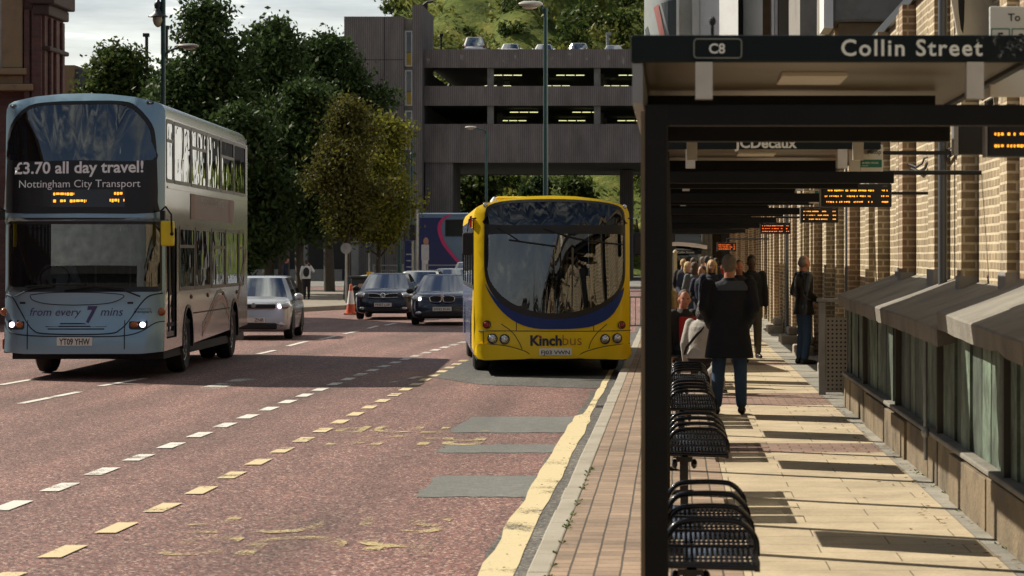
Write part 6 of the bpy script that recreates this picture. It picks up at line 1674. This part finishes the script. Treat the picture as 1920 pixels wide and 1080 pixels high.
    sec = [(z, rx + e, ry + e) for z, rx, ry in tr[1:-1] if z > hem + .05 + dz] + [(1.475 + dz, .085, .075), (1.505 + dz, .070, .066)]
    zh = hem + dz if not seated else max(hem + dz, .52)
    c.trunk([(zh, .165 * W + e + flare, .115 + e + flare * .8), ((zh + 1.05 + dz) / 2, .158 * W + e + flare * .45, .108 + e + flare * .35)] + [q for q in sec if q[0] > (zh + 1.05 + dz) / 2 + .02], lambda z: (0, ln_(z)))
    for s in (-1, 1):
        el, wr = A[s]; w2 = Vector(el).lerp(Vector(wr), .93); c.limb([sh[s], el, tuple(w2)], [.078, .064, .048])
    c.skin("coat" if hem < .85 else "jacket", top, t, vox)
    if not only_top:
        c = B()
        for s in (-1, 1):
            hp, kn, an = Lg[s]; a2 = Vector(kn).lerp(Vector(an), .93); c.limb([hp, kn, tuple(a2)], [.102, .076, .062])
        c.trunk([(.84 + dz, .13 * W, .105), (.93 + dz, .178 * W, .125), (1.0 + dz, .165 * W, .118)], lambda z: (0, 0))
        c.skin("trousers", bottom, t, vox)
        c = B()
        for s in (-1, 1):
            an = Lg[s][2]; c.limb([(an[0], an[1] + .035, an[2] - .048), (an[0] + s * .012, an[1] - .08, an[2] - .052), (an[0] + s * .018, an[1] - .18, an[2] - .06)], [.046, .044, .034]).ell((an[0], an[1] + .01, an[2] + .0), (.045, .05, .04), 10, 6)
        c.skin("shoes", shoe, t, vox)
    # hair
    c = B()
    if style == 'short':
        c.ell(Hd(0, .024, .040), (.083, .090, .092), 18, 12, rot=rot).ell(Hd(0, .052, -.005), (.072, .056, .066), 14, 10, rot=rot)
    elif style == 'balding':
        c.ell(Hd(0, .045, -.002), (.084, .074, .07), 16, 10, rot=rot).ell(Hd(0, .03, .06), (.07, .07, .055), 12, 8, rot=rot)
    elif style == 'cap':
        c.ell(Hd(0, .012, .045), (.088, .102, .085), 18, 12, rot=rot).ell(Hd(0, -.09, .045), (.07, .055, .012), 12, 6, rot=rot)
    else:
        c.ell(Hd(0, .03, .036), (.092, .096, .10), 18, 12, rot=rot).ell(Hd(0, .06, -.07), (.095, .06, .12), 14, 10, rot=rot)
        for s in (-1, 1): c.ell(Hd(s * .078, -.005, -.06), (.026, .05, .12), 10, 8, rot=rot)
    c.skin("cap" if style == 'cap' else "hair", hair, t, vox * .8, 2)
    if face:
        for s in (-1, 1): G().ell(Hd(s * .030, -.080, .004), (.013, .007, .007), 8, 6, rot=rot).build("eye", M("eye_dark", (.02, .015, .012), .2), t, smooth=60)
        G().ell(Hd(0, -.0915, -.066), (.024, .004, .004), 10, 6, rot=rot).build("mouth", M("lip", (.22, .07, .05), .5), t, smooth=60)
    return t
PZ_ = PZ
# the big man seen from behind, hands in his coat pockets
pk = {s: ((s * .275, .09, 1.17), (s * .20, -.12, .96)) for s in (-1, 1)}
dx = WX(1367, 29.6)
big = person("grey haired man in a long dark coat and jeans standing by the benches", (dx, 29.6, PZ_), R(180), 1.80, C_COAT, C_JEANS, SKIN2, H_GREY, 'short', hem=.62, flare=.045, arms=pk, vox=.012, slim=1.24,
             legs={-1: ((-.092, 0, .93), (-.125, -.02, .5), (-.135, .03, .095)), 1: ((.092, 0, .93), (.115, -.02, .5), (.14, .03, .095))})
yk = G()
rr = []
for zz, rx, ry in ((1.365, .205, .132), (1.41, .20, .125), (1.445, .165, .108), (1.47, .12, .094)):
    rr.append([(rx * 1.24 * math.cos(a), .0 + ry * math.sin(a) + .004, zz) for a in np.linspace(R(60), R(168), 12)])
yk.rings(rr, cap=False, closed=False)
yk.build("shoulder_panel", C_YOKE, big, smooth=60)
lm = person("grey haired man in a shiny black leather jacket and jeans beside the brick wall", (WX(1507, 43.4), 43.4, PZ_), R(112), 1.80, C_LEATH, C_JEANS, SKIN2, H_GREY, 'balding', hem=.80, flare=.02, arms={-1: ((-.27, .06, 1.16), (-.20, -.16, 1.02)), 1: ((.27, .06, 1.16), (.20, -.16, 1.02))}, turn=R(10), vox=.016, slim=1.1, face=True)
person("man in a black top walking towards the camera along the wall, head bowed", (WX(1409, 46), 46, PZ_), R(8), 1.80, C_BLACK, C_KHAKI, SKIN3, H_DARK, 'short', hem=.88, tilt=R(22), stride=.12, face=True)
person("blonde woman with long hair and dark jacket facing the camera behind the big man", (WX(1335, 49.5), 49.5, PZ_), R(-5), 1.72, C_NAVY, C_BLACK, SKIN, H_BLOND, 'long', hem=.80, slim=.9, face=True)
person("ruddy faced man half hidden behind the big man's right shoulder", (WX(1386, 44), 44, PZ_), R(8), 1.72, C_BLACK, C_JEANS2, SKIN2, H_BROWN, 'short', face=True)
# two seated on the far bench
s4 = person("brown haired man in dark jacket and red top seated on the farthest bench looking back", (.10, 35.9, PZ_ - .03), R(45), 1.78, C_BLACK, C_BLACK, SKIN2, H_BROWN, 'short', seated=True, turn=R(-35), vox=.016, face=True, lean=.1)
G().box(-.16, .16, -.165, -.12, .62, .98).build("red_panel", C_RED, s4, bevel=.04)
s5 = person("woman in a pale grey hooded top with a dark shoulder strap seated back turned", (.34, 34.0, PZ_ - .02), R(155), 1.62, C_CREAM, C_BLACK, SKIN, H_DARK, 'long', seated=True, lean=.22, vox=.016, slim=.98, tilt=R(15))
G().tube([(-.13, -.10, 1.06), (-.02, .12, .86), (.12, .16, .68), (.2, .06, .58)], .018, 6).build("shoulder_strap", C_BLACK, s5)
bag = B(); bag.ell((0, 0, .19), (.15, .11, .20), 14, 10).ell((.02, 0, .36), (.08, .06, .08), 10, 8)
wbag = thing("carrier_bag", "crumpled white carrier bag on the ground between the bench and the standing man", "bag", (.52, 33.2, PZ)); bag.skin("bag_body", C_CREAM, wbag, .02); G().tube([(-.04, 0, .40), (0, 0, .5), (.06, 0, .41)], .012, 6).build("handle", C_CREAM, wbag)
person("fair haired person in black on the farthest bench, mostly hidden by the near post", (.0, 37.6, PZ_ - .03), R(80), 1.72, C_BLACK, C_BLACK, SKIN, H_BLOND, 'long', seated=True)
# the crowd further along
crowd = [(1281, 66, 1.72, C_BLACK, H_BLOND, 'short', 175, "fair haired person in black at the left end of the crowd"), (1290, 60, 1.66, C_NAVY, H_BLOND, 'long', 10, "fair woman in navy facing the camera in the crowd"), (1300, 68, 1.76, C_BLACK, H_BROWN, 'short', 170, "man with brown hair and black jacket in the crowd"),
         (1303, 57, 1.66, C_GREY, H_BROWN, 'long', 185, "long haired woman in grey seen from behind in the crowd"), (1318, 72, 1.78, C_CREAM, H_GREY, 'short', 180, "white haired man in a cream top walking away in the crowd"), (1326, 69, 1.80, C_GREY, H_DARK, 'short', 172, "dark haired man in a grey top walking away in the crowd"),
         (1334, 74, 1.78, C_BLACK, H_BROWN, 'short', 185, "tall man in black furthest right in the crowd"), (1316, 52, 1.60, C_NAVY, H_BROWN, 'short', 5, "short haired woman in a navy jacket left of the blonde woman"), (1342, 80, 1.74, C_RED, H_DARK, 'short', 180, "person in a reddish top at the back of the crowd")]
for i, (px, d, h, tp, hr, st_, an, lb_) in enumerate(crowd):
    q = random.Random(i + 40); am = {-1: ((-.25, .03 + q.uniform(-.1, .1), 1.14), (-.22, q.uniform(-.3, -.05), q.uniform(.9, 1.2))), 1: ((.25, .03 + q.uniform(-.1, .1), 1.14), (.22, q.uniform(-.25, 0), q.uniform(.9, 1.1)))}
    person(lb_, (WX(px, d), d, PZ_), R(an + q.uniform(-25, 25)), h, tp, C_JEANS2 if i % 2 else C_BLACK, SKIN, hr, st_, hem=(.92, .78, .86)[i % 3], vox=.018, stride=.14 if i % 2 else .05, slim=q.uniform(.88, 1.0), arms=am, turn=R(q.uniform(-25, 25)), tilt=R(q.uniform(-4, 12)), grp="people in the far crowd")
pw = person("walker in a white top with a black backpack crossing the left pavement", (WX(575, 108), 108, .15), R(182), 1.62, C_WHITE, C_BLACK, SKIN, H_DARK, 'short', vox=.022, arms={-1: ((-.30, .02, 1.25), (-.16, -.12, 1.50)), 1: ((.25, .03, 1.14), (.25, -.05, .9))})
B().ell((0, .17, 1.22), (.15, .09, .22), 12, 10).skin("backpack", C_BLACK, pw, .025)
person("walker in dark blue leaning forward behind the silver hatchback", (WX(534, 118), 118, .15), R(120), 1.72, C_NAVY, C_BLACK, SKIN2, H_DARK, 'short', vox=.022, lean=.12)
# drivers and passengers behind the screens
def in_bus(bus, x, y, z, **kw):
    p = Matrix.Translation(bus.location) @ bus.rotation_euler.to_matrix().to_4x4() @ Vector((x, y, z)); return p
dar = {-1: ((-.29, -.10, 1.22), (-.17, -.36, 1.15)), 1: ((.29, -.10, 1.22), (.17, -.36, 1.15))}
dr1 = person("driver in a white shirt at the wheel of the silver double decker", in_bus(dd, -.56, 1.12, .70), R(2), 1.76, C_WHITE, C_BLACK, SKIN3, H_DARK, 'short', seated=True, arms=dar, vox=.018)
dr2 = person("driver in dark jacket at the wheel of the yellow bus", in_bus(yb, -.62, 1.22, .48), R(6), 1.76, C_NAVY, C_BLACK, SKIN2, H_BROWN, 'balding', seated=True, arms=dar, vox=.018)
for bus, x, y, z, c_ in ((dd, -.56, 1.2, .86, 0), (yb, -.62, 1.3, .62, 0)):
    G().box(x - .24, x + .24, y - .2, y + .25, z, z + .36).box(x - .23, x + .23, y + .17, y + .27, z + .36, z + 1.0).build("driver_seat", SEATM, bus, bevel=.05)
person("passenger standing by the rail inside the silver double decker", in_bus(dd, .12, 2.4, .86), R(2), 1.70, C_GREY, C_BLACK, SKIN, H_DARK, 'short', vox=.02)

# weeds and litter at the kerb and wall foot
r = random.Random(77); lg = []
LEAFB = leaf_mat("fallen_leaf", (.12, .05, .02), (.30, .20, .09), .2)
def litter(name, pts, n, size, m, lo, seed):
    rg = random.Random(seed); g = G()
    for k in range(n):
        x, y = pts(rg); a = rg.uniform(0, 6.28); s = size * rg.uniform(.5, 1.3); zt = lo + rg.uniform(.004, .02)
        g.add([(x + s * math.cos(a), y + s * math.sin(a), zt), (x - s * .4 * math.sin(a), y + s * .4 * math.cos(a), zt + .006), (x - s * math.cos(a), y - s * math.sin(a), zt), (x + s * .4 * math.sin(a), y - s * .4 * math.cos(a), zt + .004)], [(0, 1, 2, 3)])
    o = g.build(name, m); struct(o, "stuff"); return o
litter("fallen_leaves", lambda q: (q.triangular(1.3, 2.04, 2.02), q.uniform(10, 34)), 130, .028, LEAFB, PZ, 1)
litter("leaf_debris", lambda q: (q.gauss(-.98, .07), q.uniform(12, 40)), 90, .016, LEAFB, .008, 2)
wd = []
for k in range(90):
    q = r.random(); y = r.uniform(13, 22); x = -.69 if q < .4 else (-.13 if q < .7 else r.gauss(2.03, .02))
    wd.append((x + r.gauss(0, .006), y))
g = G()
for x, y in wd:
    for j in range(5):
        a = r.uniform(0, 6.28); s = r.uniform(.01, .03)
        g.add([(x, y, PZ), (x + s * math.cos(a), y + s * math.sin(a), PZ + s * .9), (x + s * 1.3 * math.cos(a + .4), y + s * 1.3 * math.sin(a + .4), PZ + s * .5)], [(0, 1, 2)])
struct(g.build("weeds", leaf_mat("weed_green", (.06, .10, .02), (.14, .19, .05), .3)), "stuff")
